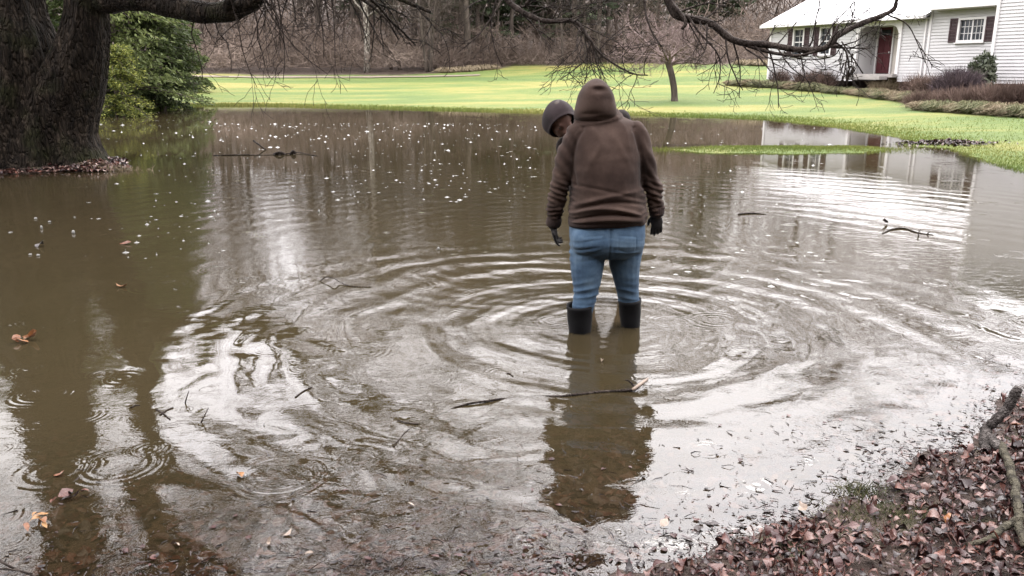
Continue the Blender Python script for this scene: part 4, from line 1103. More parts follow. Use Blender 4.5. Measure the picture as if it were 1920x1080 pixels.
def hood_shell(c, R, rx, ry, rzt, rzb, rim=2.1, nseg=44, nphi=56, seed=0, dents=(), drape=.35, th=.008):
    """bonnet open at the front: theta runs from the back pole to the rim"""
    th_ = np.linspace(.04, rim, nseg); ph = np.arange(nphi) * 2 * pi / nphi
    T, PH = np.meshgrid(th_, ph, indexing='ij')
    x = np.sin(T) * np.cos(PH); y = -np.cos(T); z = np.sin(T) * np.sin(PH)
    T2 = np.clip(T, 0, 2.4)
    s = np.clip(np.sin(np.minimum(T, pi / 2)), 0, 1) ** .85 / np.maximum(np.sin(np.minimum(T, pi / 2)), 1e-3)
    rz_ = np.where(z > 0, rzt, rzb)
    x = x * s; z = z * s
    x = x * np.where(z < 0, 1 + .62 * np.minimum(z * z, 1) * drape, 1.0)
    pk = 1 + .10 * np.clip(z, 0, 1) ** 2 - .10 * np.clip(z, 0, 1) ** 3 * np.abs(x)
    Lx = x * rx * (1 - .10 * np.clip(z, 0, 1)) * (1 + drape * .25 * np.clip(-z, 0, 1)); Ly = y * ry * (1 + .10 * np.clip(z, 0, 1)); Lz = z * rz_ * pk
    V = np.stack([Lx, Ly, Lz], -1).reshape(-1, 3)
    nrm = V / (np.linalg.norm(V, axis=1)[:, None] + 1e-9)
    V = V + nrm * (noise3(V, 13, seed) * .007 + noise3(V, 30, seed + 1) * .0018)[:, None]
    for (dx, dz, wx_, wz_, am) in dents:
        g = np.exp(-((V[:, 0] - dx) / wx_) ** 2 - ((V[:, 2] - dz) / wz_) ** 2) * (V[:, 1] < ry * .35)
        V[:, 1] += g * am
    rimroll = np.exp(-((T.ravel() - rim) / .10) ** 2)
    V = V + nrm * (rimroll * .006)[:, None]
    i = np.arange(nseg - 1)[:, None] * nphi; j = np.arange(nphi)[None]; j2 = (j + 1) % nphi
    F = np.stack([i + j, i + nphi + j, i + nphi + j2, i + j2], -1).reshape(-1, 4)
    V = np.vstack([V, [[0, -ry * .999, 0]]])
    jj = np.arange(nphi); F3 = np.stack([jj * 0 + nphi * nseg, jj, (jj + 1) % nphi], -1)
    return (V @ R.T) + np.asarray(c), [F, F3]
def hood_obj(name, c, R, mat, parent, **k):
    V, F = hood_shell(c, R, **k)
    o = mesh_obj(name, V, F, mat, parent)
    so = o.modifiers.new('thickness', 'SOLIDIFY'); so.thickness = .009; so.offset = -1
    sb = o.modifiers.new('smooth', 'SUBSURF'); sb.levels = 1; sb.render_levels = 1
    return o
def glove(name, wrist, down, palm_n, thumb_side, curl, parent, s=1.0, index_out=False, mat=None, cuff=True):
    """palm, five separate fingers of unequal length, thumb off the side"""
    d = unit(down); side = unit(thumb_side - d * np.dot(thumb_side, d)); pn = np.cross(d, side)
    if np.dot(pn, palm_n) < 0: pn = -pn
    W = np.asarray(wrist); A = Acc()
    Pt = lambda a, b_, c_: W + (d * a + side * b_ + pn * c_) * s
    Rm = np.stack([side, pn, d], 1)
    ell(A, Pt(.055, 0, 0), np.array([.043, .021, .052]) * s, Rm); ell(A, Pt(.02, 0, 0), np.array([.034, .026, .035]) * s, Rm)
    tube(A, [Pt(-.045, 0, 0), Pt(0, 0, 0), Pt(.02, 0, 0)], np.array([.036, .033, .032]) * s, 16)
    ell(A, Pt(.045, .026, .010), np.array([.018, .018, .03]) * s, Rm)
    for k, (off, ln) in enumerate([(.030, .072), (.010, .080), (-.011, .074), (-.030, .060)]):
        cu = curl * (1 + .12 * k)
        if index_out and k == 0: cu = .25
        p = Pt(.092 - abs(off) * .15, off, 0); ang = .15 + cu * .35; pts = [p]
        for q, fr_ in enumerate((.45, .31, .24)):
            dirv = d * cos(ang) + pn * sin(ang) + side * off * 2.2
            pts.append(pts[-1] + unit(dirv) * ln * fr_ * s); ang += cu
        pp = spline(pts, 9); r = np.linspace(.0108, .0086, 9) * s; r[3] *= 1.06; r[6] *= 1.05
        tube(A, pp, r, 10); ell(A, pp[-1], [r[-1]] * 3, seg=10, rings=6); ell(A, pp[0], [r[0] * 1.05] * 3, seg=10, rings=6)
    pts = spline([Pt(.03, .034, .012), Pt(.055, .052, .020), Pt(.085, .056, .030)], 7); r = np.linspace(.0135, .0098, 7) * s
    tube(A, pts, r, 10); ell(A, pts[-1], [r[-1]] * 3, seg=10, rings=6)
    return organic(name, A, .0042, 3, mat or M['glove'], parent, disp=lambda c_, n_: .0012 * noise3(c_, 160, 5))

# ---------------- the woman seen from behind
WY0 = 4.82
ORI = np.array([P(1138, 600, WY0)[0], WY0, 0.0])
lw = lambda px, py, dy=0.0: P(px, py, WY0 + dy) - ORI
pxm = lambda dpx, dy=0.0: dpx * (WY0 + dy) * CP / FPX * 1.02
def ring(py, l, r, ry, dy=0.0, tilt=0.0):
    c = lw((l + r) / 2, py, 0); return (c[0], c[1] + dy, c[2], pxm((r - l) / 2), ry, tilt)
FEET = [lw(1089, 625, -.05), lw(1181, 612, .06)]
FEET = [np.array([FEET[0][0], -.05, -.2]), np.array([FEET[1][0], .06, -.2])]
def woman_shapes(k, arms=True, torso=True, legs=True):
    """k<1 gives the body under the clothes"""
    A = Acc()
    if torso:
        rr = [ring(419, 1064, 1212, .165, .0, .012), ring(410, 1065, 1212, .17, .0, .010), ring(400, 1065, 1214, .178, -.005), ring(372, 1068, 1211, .172, 0), ring(340, 1070, 1205, .160, 0), ring(300, 1070, 1202, .150, .0), ring(268, 1070, 1203, .142, .01), ring(247, 1069, 1203, .125, .02), ring(232, 1079, 1195, .098, .03), ring(222, 1098, 1172, .07, .035), ring(212, 1106, 1160, .055, .045)]
        loft(A, [(a, b_, c_, d_ * k, e_ * k, f_) for a, b_, c_, d_, e_, f_ in rr])
    if arms:
        limb(A, [lw(1082, 250, .0), lw(1065, 290, -.01), lw(1054, 330, .0), lw(1047, 362, .02), lw(1041, 392, .05), lw(1038, 416, .07)], np.array([.060, .060, .054, .050, .050, .040]) * k)
        limb(A, [lw(1192, 248, .0), lw(1204, 282, -.01), lw(1217, 322, .0), lw(1225, 352, .02), lw(1230, 380, .04), lw(1231, 396, .05)], np.array([.060, .061, .056, .051, .047, .040]) * k)
    return A
person = None
# body (one continuous figure inside the clothes)
HC = lw(1117, 188, .055); HR = frame_of((.0, 1, -.28))
A = woman_shapes(.66)
limb(A, [lw(1118, 232, .03), lw(1117, 205, .05)], [.05, .048]); head_parts(A, HC, HR)
for (hp, kp, fp, r_) in [(lw(1104, 450), lw(1100, 530, -.03), FEET[0], 0), (lw(1170, 450), lw(1176, 528, .03), FEET[1], 1)]:
    limb(A, [hp, (hp + kp) / 2, kp, (kp + fp) / 2 + [0, .01, 0], fp + [0, 0, .06]], [.085, .060, .040, .034, .028]); limb(A, [fp + [0, 0, .035], fp + [0, .14, .015]], [.03, .022])
ell(A, lw(1138, 442), (.16, .12, .12))
limb(A, [lw(1038, 405, .065), lw(1038, 425, .08)], [.022, .014]); limb(A, [lw(1231, 388, .05), lw(1232, 406, .055)], [.022, .014])
person = organic('person', A, .012, 4, M['skin'], None, label='adult in a brown hooded sweatshirt, blue jeans and black rubber boots, seen from behind wading', cat='person')
person.location = ORI
eyes_of(HC, HR, person)
A = Acc(); ell(A, HC + HR @ np.array([0, -.02, .028]), (.080, .092, .090), HR); organic('hair', A, .01, 3, M['hair'], person)
# sweatshirt
A = woman_shapes(1.0)
# collar roll where the hood is sewn on
a_ = np.linspace(0, 2 * pi, 29)[:-1]
cr = np.array([lw(1119, 219, .03) + np.array([.118 * cos(q), .085 * sin(q), .022 * cos(q) + .012 * sin(q)]) for q in np.r_[a_, a_[:1]]])
tube(A, cr, .015, 12, cap=False)
cr2 = np.array([lw(1121, 226, .03) + np.array([.135 * cos(q), .10 * sin(q), .026 * cos(q) + .008 * sin(q)]) for q in np.r_[a_, a_[:1]]])
tube(A, cr2, .010, 12, cap=False)
def fold(u, c, wd, am): return am * np.exp(-((u - c) / wd) ** 2)
def shirt_disp(c, n):
    x, y, z = c.T
    xr = x - (lw(1138, 300)[0]); zz = z
    back = np.clip(-y * 12, 0, 1); torso_ = 1 / (1 + np.exp((np.abs(xr) - .20) * 60))
    z_of = lambda py: P(1138, py, WY0)[2]
    d = .0045 * noise3(c, 8, 3) + .0016 * noise3(c * [1, 1, 2.2], 26, 4)
    wr = noise3(c * [1.0, 1, 1.0] + .04 * np.stack([noise3(c, 6, 50), 0 * x, noise3(c, 6, 51)], -1), 17, 52)
    d += .0075 * (1 - np.abs(wr) * 2.2) * np.clip(.5 + .7 * noise3(c, 5, 53), 0, 1)
    # slack gathered over the waistband
    g = lambda py, wd, am, k1, k2: am * np.exp(-((zz - (z_of(py) + k1 * xr + k2 * xr * xr)) / wd) ** 2)
    d += 1.5 * back * torso_ * (g(402, .013, .010, .03, -.6) - g(393, .008, .010, .05, -.9) + g(383, .014, .012, -.05, -1.2) - g(372, .010, .008, .10, -1.0) + g(362, .014, .007, .22, -.4) - g(352, .010, .004, -.22, -.3))
    # sleeves: cross folds at elbow and cuff
    arm = 1 - torso_
    elb = np.exp(-((zz - z_of(362)) / .07) ** 2); cf = np.exp(-((zz - z_of(398)) / .04) ** 2)
    d += arm * (elb * .0055 * np.sin(zz * 190 + xr * 70 + 3 * y) + cf * .006 * np.sin(zz * 230 - xr * 50) + .0035 * np.sin(zz * 70 + xr * 90))
    # drag lines from the armpits, seam of the sleeves
    for sx in (-1, 1):
        s_ = xr - sx * (.150 + .045 * np.clip((z_of(245) - zz) / .17, 0, 1) ** .6 + .012 * np.sin(zz * 14 + sx))
        d += -back * .010 * np.exp(-(s_ / .011) ** 2) * (zz < z_of(236)) * (zz > z_of(345))
        d += back * torso_ * .004 * np.exp(-((xr - sx * .10 + sx * (zz - z_of(300)) * .5) / .018) ** 2) * np.exp(-((zz - z_of(290)) / .09) ** 2)
    return d
shirt = organic('hooded_sweatshirt', A, .0065, 4, M['brown'], person, disp=shirt_disp)
hood_obj('hood', lw(1117, 190, .015), frame_of((.0, 1, -.16)), M['brown'], shirt, rx=.113, ry=.125, rzt=.118, rzb=.135, seed=2, drape=.9,
         dents=[(.008, .048, .036, .016, .015), (.008, .072, .05, .012, -.008), (.06, -.01, .03, .05, .010), (-.05, -.08, .07, .010, .009), (.05, -.10, .05, .009, .010)])
# ribbed waistband and cuffs
A = Acc(); nn = 180; a_ = np.arange(nn) * 2 * pi / nn
def rib_band(A, c, rx, ry, z0, z1, tilt, ribs, amp, mm=10, ex=2.3, R=None):
    nn = 240; a_ = np.arange(nn) * 2 * pi / nn
    ux = np.sign(np.cos(a_)) * np.abs(np.cos(a_)) ** (2 / ex); uy = np.sign(np.sin(a_)) * np.abs(np.sin(a_)) ** (2 / ex)
    V = []
    prof = [(-.012, z0 + .004), (0, z0), (.004, z0 + (z1 - z0) * .3), (.005, z0 + (z1 - z0) * .7), (0, z1), (-.014, z1 - .002)]
    for (o_, z_) in prof:
        w_ = 1 + amp * np.sin(a_ * ribs)
        q = np.stack([ux * (rx + o_) * w_, uy * (ry + o_) * w_, z_ + ux * tilt], -1)
        V.append((q if R is None else q @ R.T) + np.asarray(c))
    V = np.concatenate(V); i = np.arange(len(prof) - 1)[:, None] * nn; j = np.arange(nn)[None]; j2 = (j + 1) % nn
    A.add(V, np.stack([i + j, i + j2, i + nn + j2, i + nn + j], -1).reshape(-1, 4))
c0 = lw(1138.5, 407)
rib_band(A, (c0[0], c0[1], c0[2]), pxm(73.5), .172, -.030, .026, .020, 60, .004)
A.build('waistband', M['brown_rib'], shirt)
for (p0, p1, r_) in [(lw(1040, 405, .06), lw(1037.5, 424, .075), .040), (lw(1231, 386, .045), lw(1231.5, 403, .055), .041)]:
    R_ = frame_of(np.cross(unit(p0 - p1), (1, 0, 0)), unit(p0 - p1)); A = Acc()
    rib_band(A, (p0 + p1) / 2, r_, r_, -.03, .03, 0, 24, .012, ex=2.0, R=R_); A.build('cuff', M['brown_rib'], shirt)
glove('glove', lw(1037.5, 423, .075), (.16, .12, -1), (.5, .9, 0), np.array([-.2, -.9, 0.1]), .62, person, .80, index_out=True)
glove('glove', lw(1231.5, 401, .055), (.04, .05, -1), (-.6, .8, 0), np.array([-1.0, .1, 0]), .28, person, .86)
# jeans
A = Acc()
loft(A, [ring(398, 1074, 1204, .14, 0), ring(418, 1066, 1210, .158, 0), ring(445, 1065, 1210, .165, -.01), ring(465, 1067, 1207, .15, -.005), ring(480, 1085, 1190, .11, .0)])
ell(A, lw(1102, 449, -.065), (.105, .10, .105)); ell(A, lw(1172, 447, -.055), (.105, .10, .105))
limb(A, [lw(1101.5, 458, -.01), lw(1101, 490, -.02), lw(1100, 520, -.03), lw(1098, 548, -.04), lw(1093, 575, -.05), lw(1091, 600, -.05)], np.array([.110, .106, .092, .074, .064, .057]))
limb(A, [lw(1173, 458, .01), lw(1171.5, 490, .02), lw(1174, 518, .03), lw(1177, 545, .045), lw(1180, 570, .06), lw(1181, 590, .06)], np.array([.109, .098, .082, .068, .061, .054]))
def jean_disp(c, n):
    x, y, z = c.T; z_of = lambda py: P(1138, py, WY0)[2]; xr = x - lw(1138, 480)[0]
    back = np.clip(-y * 14 + .4, 0, 1); s = np.sign(xr)
    d = .002 * noise3(c, 14, 6) + .0012 * noise3(c * [1, 1, 2.5], 40, 7)
    wv = noise3(c * [1, 1, 1.3], 9, 17) * 1.5 + noise3(c, 22, 18) * .6
    ph = z * 150 + wv * 1.6 + s * xr * 22
    ridge = 1 - np.abs(np.sin(ph * .5)) * 2
    zone = .12 + .9 * np.exp(-((z - z_of(468)) / .055) ** 2) + 1.1 * np.exp(-((z - z_of(552)) / .075) ** 2)
    d += .0042 * zone * (back * .8 + .3) * ridge * (.15 + 1.2 * np.clip(noise3(c, 13, 19), -1, 1))
    d += -.010 * np.exp(-(xr / .008) ** 2) * (z > z_of(478)) * back                          # centre seam
    d += -.002 * np.exp(-((z - z_of(436) + .16 * np.abs(xr)) / .004) ** 2) * back      # yoke seam
    for sx in (-1, 1):                                                              # back pockets and outseams
        q = np.maximum(np.abs(xr - sx * .098) - .052, np.abs(z - z_of(449) + .12 * (np.abs(xr) - .098)) - .048 + .25 * np.clip(np.abs(xr - sx * .098) - .0, 0, .05) * (z < z_of(449)))
        d += back * (.0012 * (q < 0) - .0022 * np.exp(-(q / .0045) ** 2))
    d += .003 * np.exp(-((z - z_of(567)) / .006) ** 2)
    return d
organic('jeans', A, .006, 4, M['jeans'], person, disp=jean_disp)
# boots
def boot(c, top, rt, rb, lean, parent):
    prof = [(rt - .012, top - .10), (rt - .010, top - .012), (rt - .004, top + .002), (rt + .003, top), (rt + .002, top - .018), (rt - .001, top - .022), (rt - .004, top - .09), (rb, .0), (rb - .004, -.08), (rb - .002, -.15), (rb + .004, -.2)]
    n = 40; a = np.arange(n) * 2 * pi / n; V = []
    for k, (r, z) in enumerate(prof):
        s_ = (z) / top
        V.append(np.stack([c[0] + lean[0] * s_ + r * np.cos(a) * (1 + .02 * np.cos(2 * a + z * 20)), c[1] + lean[1] * s_ + r * np.sin(a) * 1.08, np.full(n, z) + (.006 * np.sin(a + 1) if k < 6 else 0)], -1))
    A = Acc(); i = np.arange(len(prof) - 1)[:, None] * n; j = np.arange(n)[None]; j2 = (j + 1) % n
    A.add(np.concatenate(V), np.stack([i + j, i + n + j, i + n + j2, i + j2], -1).reshape(-1, 4))
    o = A.build('rubber_boot', M['rubber'], parent)
    A = Acc(); tube(A, [(c[0], c[1] - .05, -.185), (c[0], c[1] + .08, -.19), (c[0], c[1] + .19, -.205)], [.055, .055, .035], 14, squash=(1, .8)); A.build('foot', M['rubber'], o)
zt = lambda px, py, dy: lw(px, py, dy)[2]
boot((lw(1087.5, 618, -.05)[0], -.05, 0), zt(1087, 571, -.05), .079, .064, (lw(1087, 571, -.05)[0] - lw(1087.5, 618, -.05)[0], 0), person)
boot((lw(1182, 608, .06)[0], .06, 0), zt(1181, 561, .06), .070, .057, (lw(1180.5, 561, .06)[0] - lw(1182, 608, .06)[0], 0), person)

# ---------------- the second person, bent over behind her and facing the camera
Y2 = 5.5
O2 = np.array([P(1135, 545, Y2)[0], Y2, 0.0])
l2 = lambda px, py, dy=0.0: P(px, py, Y2 + dy) - O2
H2 = l2(1050, 224, -.10); R2 = frame_of((.36, -.66, -.64), (-.10, 0, 1))
def p2_shapes(k):
    A = Acc()
    limb(A, [l2(1108, 262, .04), l2(1118, 320, .08), l2(1130, 400, .14)], np.array([.165, .175, .16]) * k)
    ell(A, l2(1150, 240, .10), np.array([.13, .10, .09]) * k)
    limb(A, [l2(1164, 223, .02), l2(1178, 290, -.02), l2(1170, 350, -.12)], np.array([.066, .060, .05]) * k)
    limb(A, [l2(1061, 274, .0), l2(1070, 318, -.08), l2(1092, 385, -.16)], np.array([.066, .058, .048]) * k)
    limb(A, [l2(1092, 255, .02), l2(1066, 242, -.05)], np.array([.075, .058]) * k)
    return A
A = p2_shapes(.78); head_parts(A, H2, R2, .97)
for sx, px in ((0, 1096), (1, 1176)):
    hp, fp = l2(1115 + sx * 35, 430, .14), np.array([l2(px, 546, 0)[0], .0, -.22]); kp = (hp + fp) / 2 + [0, -.12, .05]
    limb(A, [hp, kp, fp + [0, 0, .05]], [.08, .05, .035]); limb(A, [fp + [0, 0, .04], fp + [0, -.14, .02]], [.03, .022])
limb(A, [l2(1170, 350, -.12), l2(1160, 372, -.16)], [.03, .025]); limb(A, [l2(1092, 385, -.16), l2(1100, 405, -.18)], [.03, .025])
per2 = organic('person', A, .011, 3, M['skin'], None, label='person bent forward behind the first wader, face down in a grey-purple hood', cat='person')
per2.location = O2
eyes_of(H2, R2, per2, .97)
A = Acc(); ell(A, H2 + R2 @ np.array([0, -.025, .03]), (.078, .088, .086), R2); organic('hair', A, .01, 3, M['hair'], per2)
jk = organic('jacket', p2_shapes(1.0), .009, 4, M['darkjacket'], per2, disp=lambda c, n: .004 * noise3(c, 12, 8) + .002 * noise3(c, 35, 9))
hd = hood_obj('hood', H2 + R2 @ np.array([0, -.012, .005]), R2, M['greyhood'], jk, rx=.106, ry=.112, rzt=.108, rzb=.125, seed=7, rim=2.18, drape=.6, dents=[])
A = Acc()
for sx, px in ((0, 1096), (1, 1176)):
    hp = l2(1115 + sx * 35, 425, .14); fx = l2(px, 546, 0)[0]; kp = (hp + np.array([fx, 0, -.1])) / 2 + [0, -.12, .03]
    limb(A, [hp, kp, np.array([fx, 0, .10])], [.098, .068, .056])
ell(A, l2(1132, 425, .14), (.155, .13, .12))
organic('trousers', A, .009, 4, simple('dark_trousers', [(.3, (.02, .022, .028)), (.7, (.035, .037, .045))], rough=.85), per2, disp=lambda c, n: .003 * noise3(c * [1, 1, 2], 22, 9))
for px in (1096, 1176):
    boot((l2(px, 546, 0)[0], 0, 0), .15, .066, .058, (0, 0), per2)
glove('glove', l2(1158, 370, -.16), (-.2, -.3, -1), (0, .9, 0), np.array([-.8, -.4, 0]), .5, per2, .8)
glove('glove', l2(1101, 402, -.18), (.2, -.3, -1), (0, .9, 0), np.array([.8, -.4, 0]), .5, per2, .8)
# ------------------------------------------------------------------ leaves, sticks and rain on the water
def leaves(rs, pos, size, tilt=.35, fold_=.35, up=None):
    """pointed, creased, curled leaves"""
    n = len(pos); size = np.broadcast_to(size, (n,))
    u = np.array([-.5, -.30, -.04, .24, .52]); wv = np.array([.06, .24, .33, .22, .015])
    W = wv[None] * rs.uniform(.55, 1.35, n)[:, None] * (1 + rs.randn(n, 5) * .16)
    T = np.zeros((n, 5, 3, 3))
    T[..., 0] = u[None, :, None] + rs.randn(n, 5, 3) * .03
    side = np.array([-1, 0, 1.0])
    k1 = rs.randn(n) * fold_ * 1.9; k2 = np.abs(rs.randn(n)) * fold_ * 1.3 * rs.choice([-1, 1, 1], n)   # curl along and across
    T[..., 1] = W[:, :, None] * side * np.cos(np.clip(k2, -1.3, 1.3))[:, None, None] + (.10 * rs.randn(n))[:, None, None] * (u[None, :, None] ** 2)
    T[..., 2] = W[:, :, None] * np.abs(side) * np.sin(np.clip(k2, -1.3, 1.3))[:, None, None] + (k1[:, None] * u[None] ** 2)[:, :, None] + (rs.randn(n) * fold_ * .6)[:, None, None] * u[None, :, None] * W[:, :, None] * side + rs.randn(n, 5, 3) * .02
    T = T.reshape(n, 15, 3) * size[:, None, None]
    az = rs.rand(n) * 2 * pi; ti = rs.randn(n) * tilt; ro = rs.randn(n) * tilt
    c, s = np.cos(ti), np.sin(ti); X_ = T[..., 0] * c[:, None] + T[..., 2] * s[:, None]; Z_ = -T[..., 0] * s[:, None] + T[..., 2] * c[:, None]; Y_ = T[..., 1]
    c, s = np.cos(ro), np.sin(ro); Y2_ = Y_ * c[:, None] - Z_ * s[:, None]; Z2_ = Y_ * s[:, None] + Z_ * c[:, None]
    c, s = np.cos(az), np.sin(az); X3 = X_ * c[:, None] - Y2_ * s[:, None]; Y3 = X_ * s[:, None] + Y2_ * c[:, None]
    V = np.stack([X3, Y3, Z2_], -1) + pos[:, None, :]
    V[..., 2] -= (V[..., 2].min(1) - pos[:, 2])[:, None] * .85
    q = np.array([[3 * i_ + j_, 3 * i_ + 3 + j_, 3 * i_ + 4 + j_, 3 * i_ + 1 + j_] for i_ in range(4) for j_ in range(2)])
    F = (np.arange(n)[:, None, None] * 15 + q[None]).reshape(-1, 4)
    return V.reshape(-1, 3), [F]
def leafmat(name, stops, rough=.33, spec=.35):
    m, t, out = newmat(name)
    b = N(t, 'ShaderNodeBsdfPrincipled'); an = N(t, 'ShaderNodeAttribute'); an.attribute_name = 'rnd'
    r = ramp_node(t, stops); 
    nn_ = noise_node(t, coords(t), 60, 4)
    ad = N(t, 'ShaderNodeMath', operation='MULTIPLY_ADD'); t.links.new(nn_, ad.inputs[0]); ad.inputs[1].default_value = .25; 
    sb = N(t, 'ShaderNodeMath', operation='SUBTRACT'); t.links.new(an.outputs['Fac'], sb.inputs[0]); sb.inputs[1].default_value = .125; t.links.new(sb.outputs[0], ad.inputs[2])
    t.links.new(ad.outputs[0], r.inputs[0]); t.links.new(r.outputs[0], b.inputs['Base Color'])
    b.inputs['Roughness'].default_value = rough; b.inputs['Specular IOR Level'].default_value = spec
    t.links.new(bump_node(t, noise_node(t, coords(t), 180, 3), .002), b.inputs['Normal'])
    t.links.new(b.outputs[0], out.inputs[0]); return m
LS = [(0, (.005, .002, .002)), (.26, (.016, .0045, .0042)), (.46, (.036, .011, .0095)), (.62, (.062, .024, .019)), (.76, (.105, .057, .045)), (.87, (.085, .022, .012)), (1, (.22, .155, .13))]
M['leaf'] = leafmat('wet_leaf', LS)
M['leafo'] = leafmat('orange_leaf', [(0, (.09, .028, .012)), (.5, (.15, .06, .018)), (1, (.22, .12, .045))])
M['leafd'] = leafmat('dark_leaf', [(0, (.006, .004, .004)), (1, (.022, .013, .012))])
M['leafp'] = leafmat('pale_leaf', [(0, (.16, .12, .09)), (1, (.26, .21, .17))])
rs = np.random.RandomState(200)
n = 110000
px_ = rs.uniform(-1.9, 4.2, n); py_ = rs.uniform(1.5, 5.2, n)
s_ = sdist(px_, py_); z_ = height(px_, py_, s_)
# thick on the bank, thinning out over the shallows
patch = snoise(px_, py_, 3.2, 31)
dens = sstep(-.16, .16, s_ + .10 * patch) * 1.0 + sstep(-.8, .05, s_ + .3 * patch) * .10 + sstep(-.32, -.05, s_ + .16 * patch) * .30 * (px_ < 1.1)
dens = np.where(np.hypot(px_ - G(1660, 978)[0], (py_ - G(1660, 978)[1]) * 1.8) < .17, dens * .25, dens)
ok = rs.rand(n) < dens * .55
px_, py_, s_, z_ = px_[ok], py_[ok], s_[ok], z_[ok]; n = len(px_)
over = rs.rand(n) * .022 * sstep(0, .4, s_)
zz = np.where(z_ > .004, z_ + .004 + over, .003)
V, F = leaves(rs, np.stack([px_, py_, zz], -1), (.015 + .038 * rs.rand(n) ** 1.8) * np.where(z_ > .004, 1, .6), tilt=.27, fold_=.8)
wet = np.repeat(z_ <= .004, 15); V[wet, 2] = .003 + (V[wet, 2] - .003) * .3
V[:, 2] = np.maximum(V[:, 2], -.01)
rnd = np.repeat(np.clip(rs.rand(n) * .8 + .2 * patch[ok] * .5 + .05 - .3 * (z_ < .004), 0, 1), 15)
mesh_obj('leaf_litter', V, F, M['leaf'], smooth=True, pattr={'rnd': rnd}, label='wet purplish-brown fallen leaves carpeting the near bank and shallows', cat='leaf litter', kind='stuff')
# leaves lying on the bottom, seen through the shallows
n = 9000
px_ = rs.uniform(-2.4, 3.2, n); py_ = rs.uniform(1.7, 4.4, n); s_ = sdist(px_, py_); ok = (s_ < 0) & (s_ > -1.6) ; px_, py_ = px_[ok], py_[ok]; n = len(px_)
z_ = height(px_, py_)
V, F = leaves(rs, np.stack([px_, py_, z_ + .004], -1), rs.uniform(.03, .07, n), tilt=.15, fold_=.2); V[:, 2] = np.minimum(V[:, 2], -.004)
mesh_obj('sunken_leaves', V, F, M['leaf'], smooth=True, pattr={'rnd': np.repeat(rs.rand(n) * .7, 15)}, label='reddish-brown leaves lying on the bottom under the shallow water', cat='sunken leaves', kind='stuff')
# fine debris and twiglets floating along the near shore
n = 9000
q = np.stack([rs.uniform(-1.8, 2.6, n), rs.uniform(1.85, 3.4, n)], -1); s_ = sdist(q[:, 0], q[:, 1]); ok = (s_ < .03) & (rs.rand(n) < np.exp(np.minimum(s_, 0) / .22) * (1 + .8 * snoise(q[:, 0], q[:, 1], 5, 33)))
q = q[ok]; n = len(q)
V, F = strips(rs, np.c_[q, np.full(n, .003)], np.c_[rs.randn(n, 2), rs.randn(n) * .08], rs.uniform(.01, .06, n), rs.uniform(.002, .006, n), .4)
mesh_obj('floating_debris', V, [F], M['leafd'], smooth=False, pattr={'rnd': np.repeat(rs.rand(n), 6)}, label='fine dark twiglets and leaf scraps floating along the near shore', cat='debris', kind='stuff')
# grass tufts poking through the litter and the mound by the tree
def blades(name, c, rad, n, Hh, mat, label, seed, wd=.003, kind='stuff'):
    r_ = np.random.RandomState(seed); q = np.asarray(c)[:2] + r_.randn(n, 2) * rad
    B = np.c_[q, height(q[:, 0], q[:, 1])]; B[:, 2] = np.maximum(B[:, 2], -.01)
    D = np.c_[r_.randn(n, 2) * .9, np.ones(n)]
    V, F = strips(r_, B, D, Hh * r_.uniform(.5, 1.4, n), wd, .6)
    return mesh_obj(name, V, [F], mat, smooth=False, pattr={'rnd': np.repeat(r_.rand(n), 6)}, label=label, cat='grass', kind=kind)
M['moss'] = simple('mossy_grass', [(0, (.015, .020, .007)), (.5, (.04, .044, .015)), (1, (.09, .08, .035))], scale=3, rough=.7, attr='rnd', transl=.2)
blades('grass_patch', G(1665, 970), (.13, .06), 900, .025, M['moss'], 'mossy green grass showing through the leaf litter on the bank', 210)
blades('grass_patch', G(1615, 925), (.05, .03), 220, .04, M['moss'], 'dark wet grass at the waterline amid the litter', 211)
blades('grass_patch', np.array([-6.35, 13.0]), (.25, .08), 400, .10, M['tan'], 'straw and weeds on the leafy mound at the foot of the big tree', 212, wd=.008)
# leaf mound at the tree
n = 1500
a = rs.rand(n) * 6.28; r_ = 1.0 + rs.rand(n) * .2
r_ = .93 + rs.rand(n) * .14
x = -8.1 + r_ * 1.5 * np.cos(a) + rs.randn(n) * .06; y = 13.75 + r_ * 1.2 * np.sin(a)
x = np.r_[x, -6.6 + rs.randn(1600) * .24]; y = np.r_[y, 13.05 + rs.randn(1600) * .13]; z = height(x, y); ok = z > -.03
V, F = leaves(rs, np.stack([x, y, np.maximum(z, 0) + .01], -1)[ok], .075 * rs.uniform(.6, 1.3, ok.sum()), .4)
mesh_obj('leaf_mound', V, F, M['leaf'], smooth=True, pattr={'rnd': np.repeat(np.clip(rs.rand(ok.sum()) + .1, 0, 1), 15)}, label='pile of wet fallen leaves round the foot of the big tree', cat='leaf litter', kind='stuff')
n = 900
q = DEB + rs.randn(n, 2) * [.42, .22]; z = height(q[:, 0], q[:, 1])
V, F = leaves(rs, np.c_[q, np.maximum(z, 0) + .005], .07 * rs.uniform(.6, 1.4, n), .5)
mesh_obj('leaf_raft', V, F, M['leaf'], smooth=True, pattr={'rnd': np.repeat(rs.rand(n) * .6, 15)}, label='dark clump of leaves and weeds stranded at the lawn edge before the house', cat='leaf litter', kind='stuff')

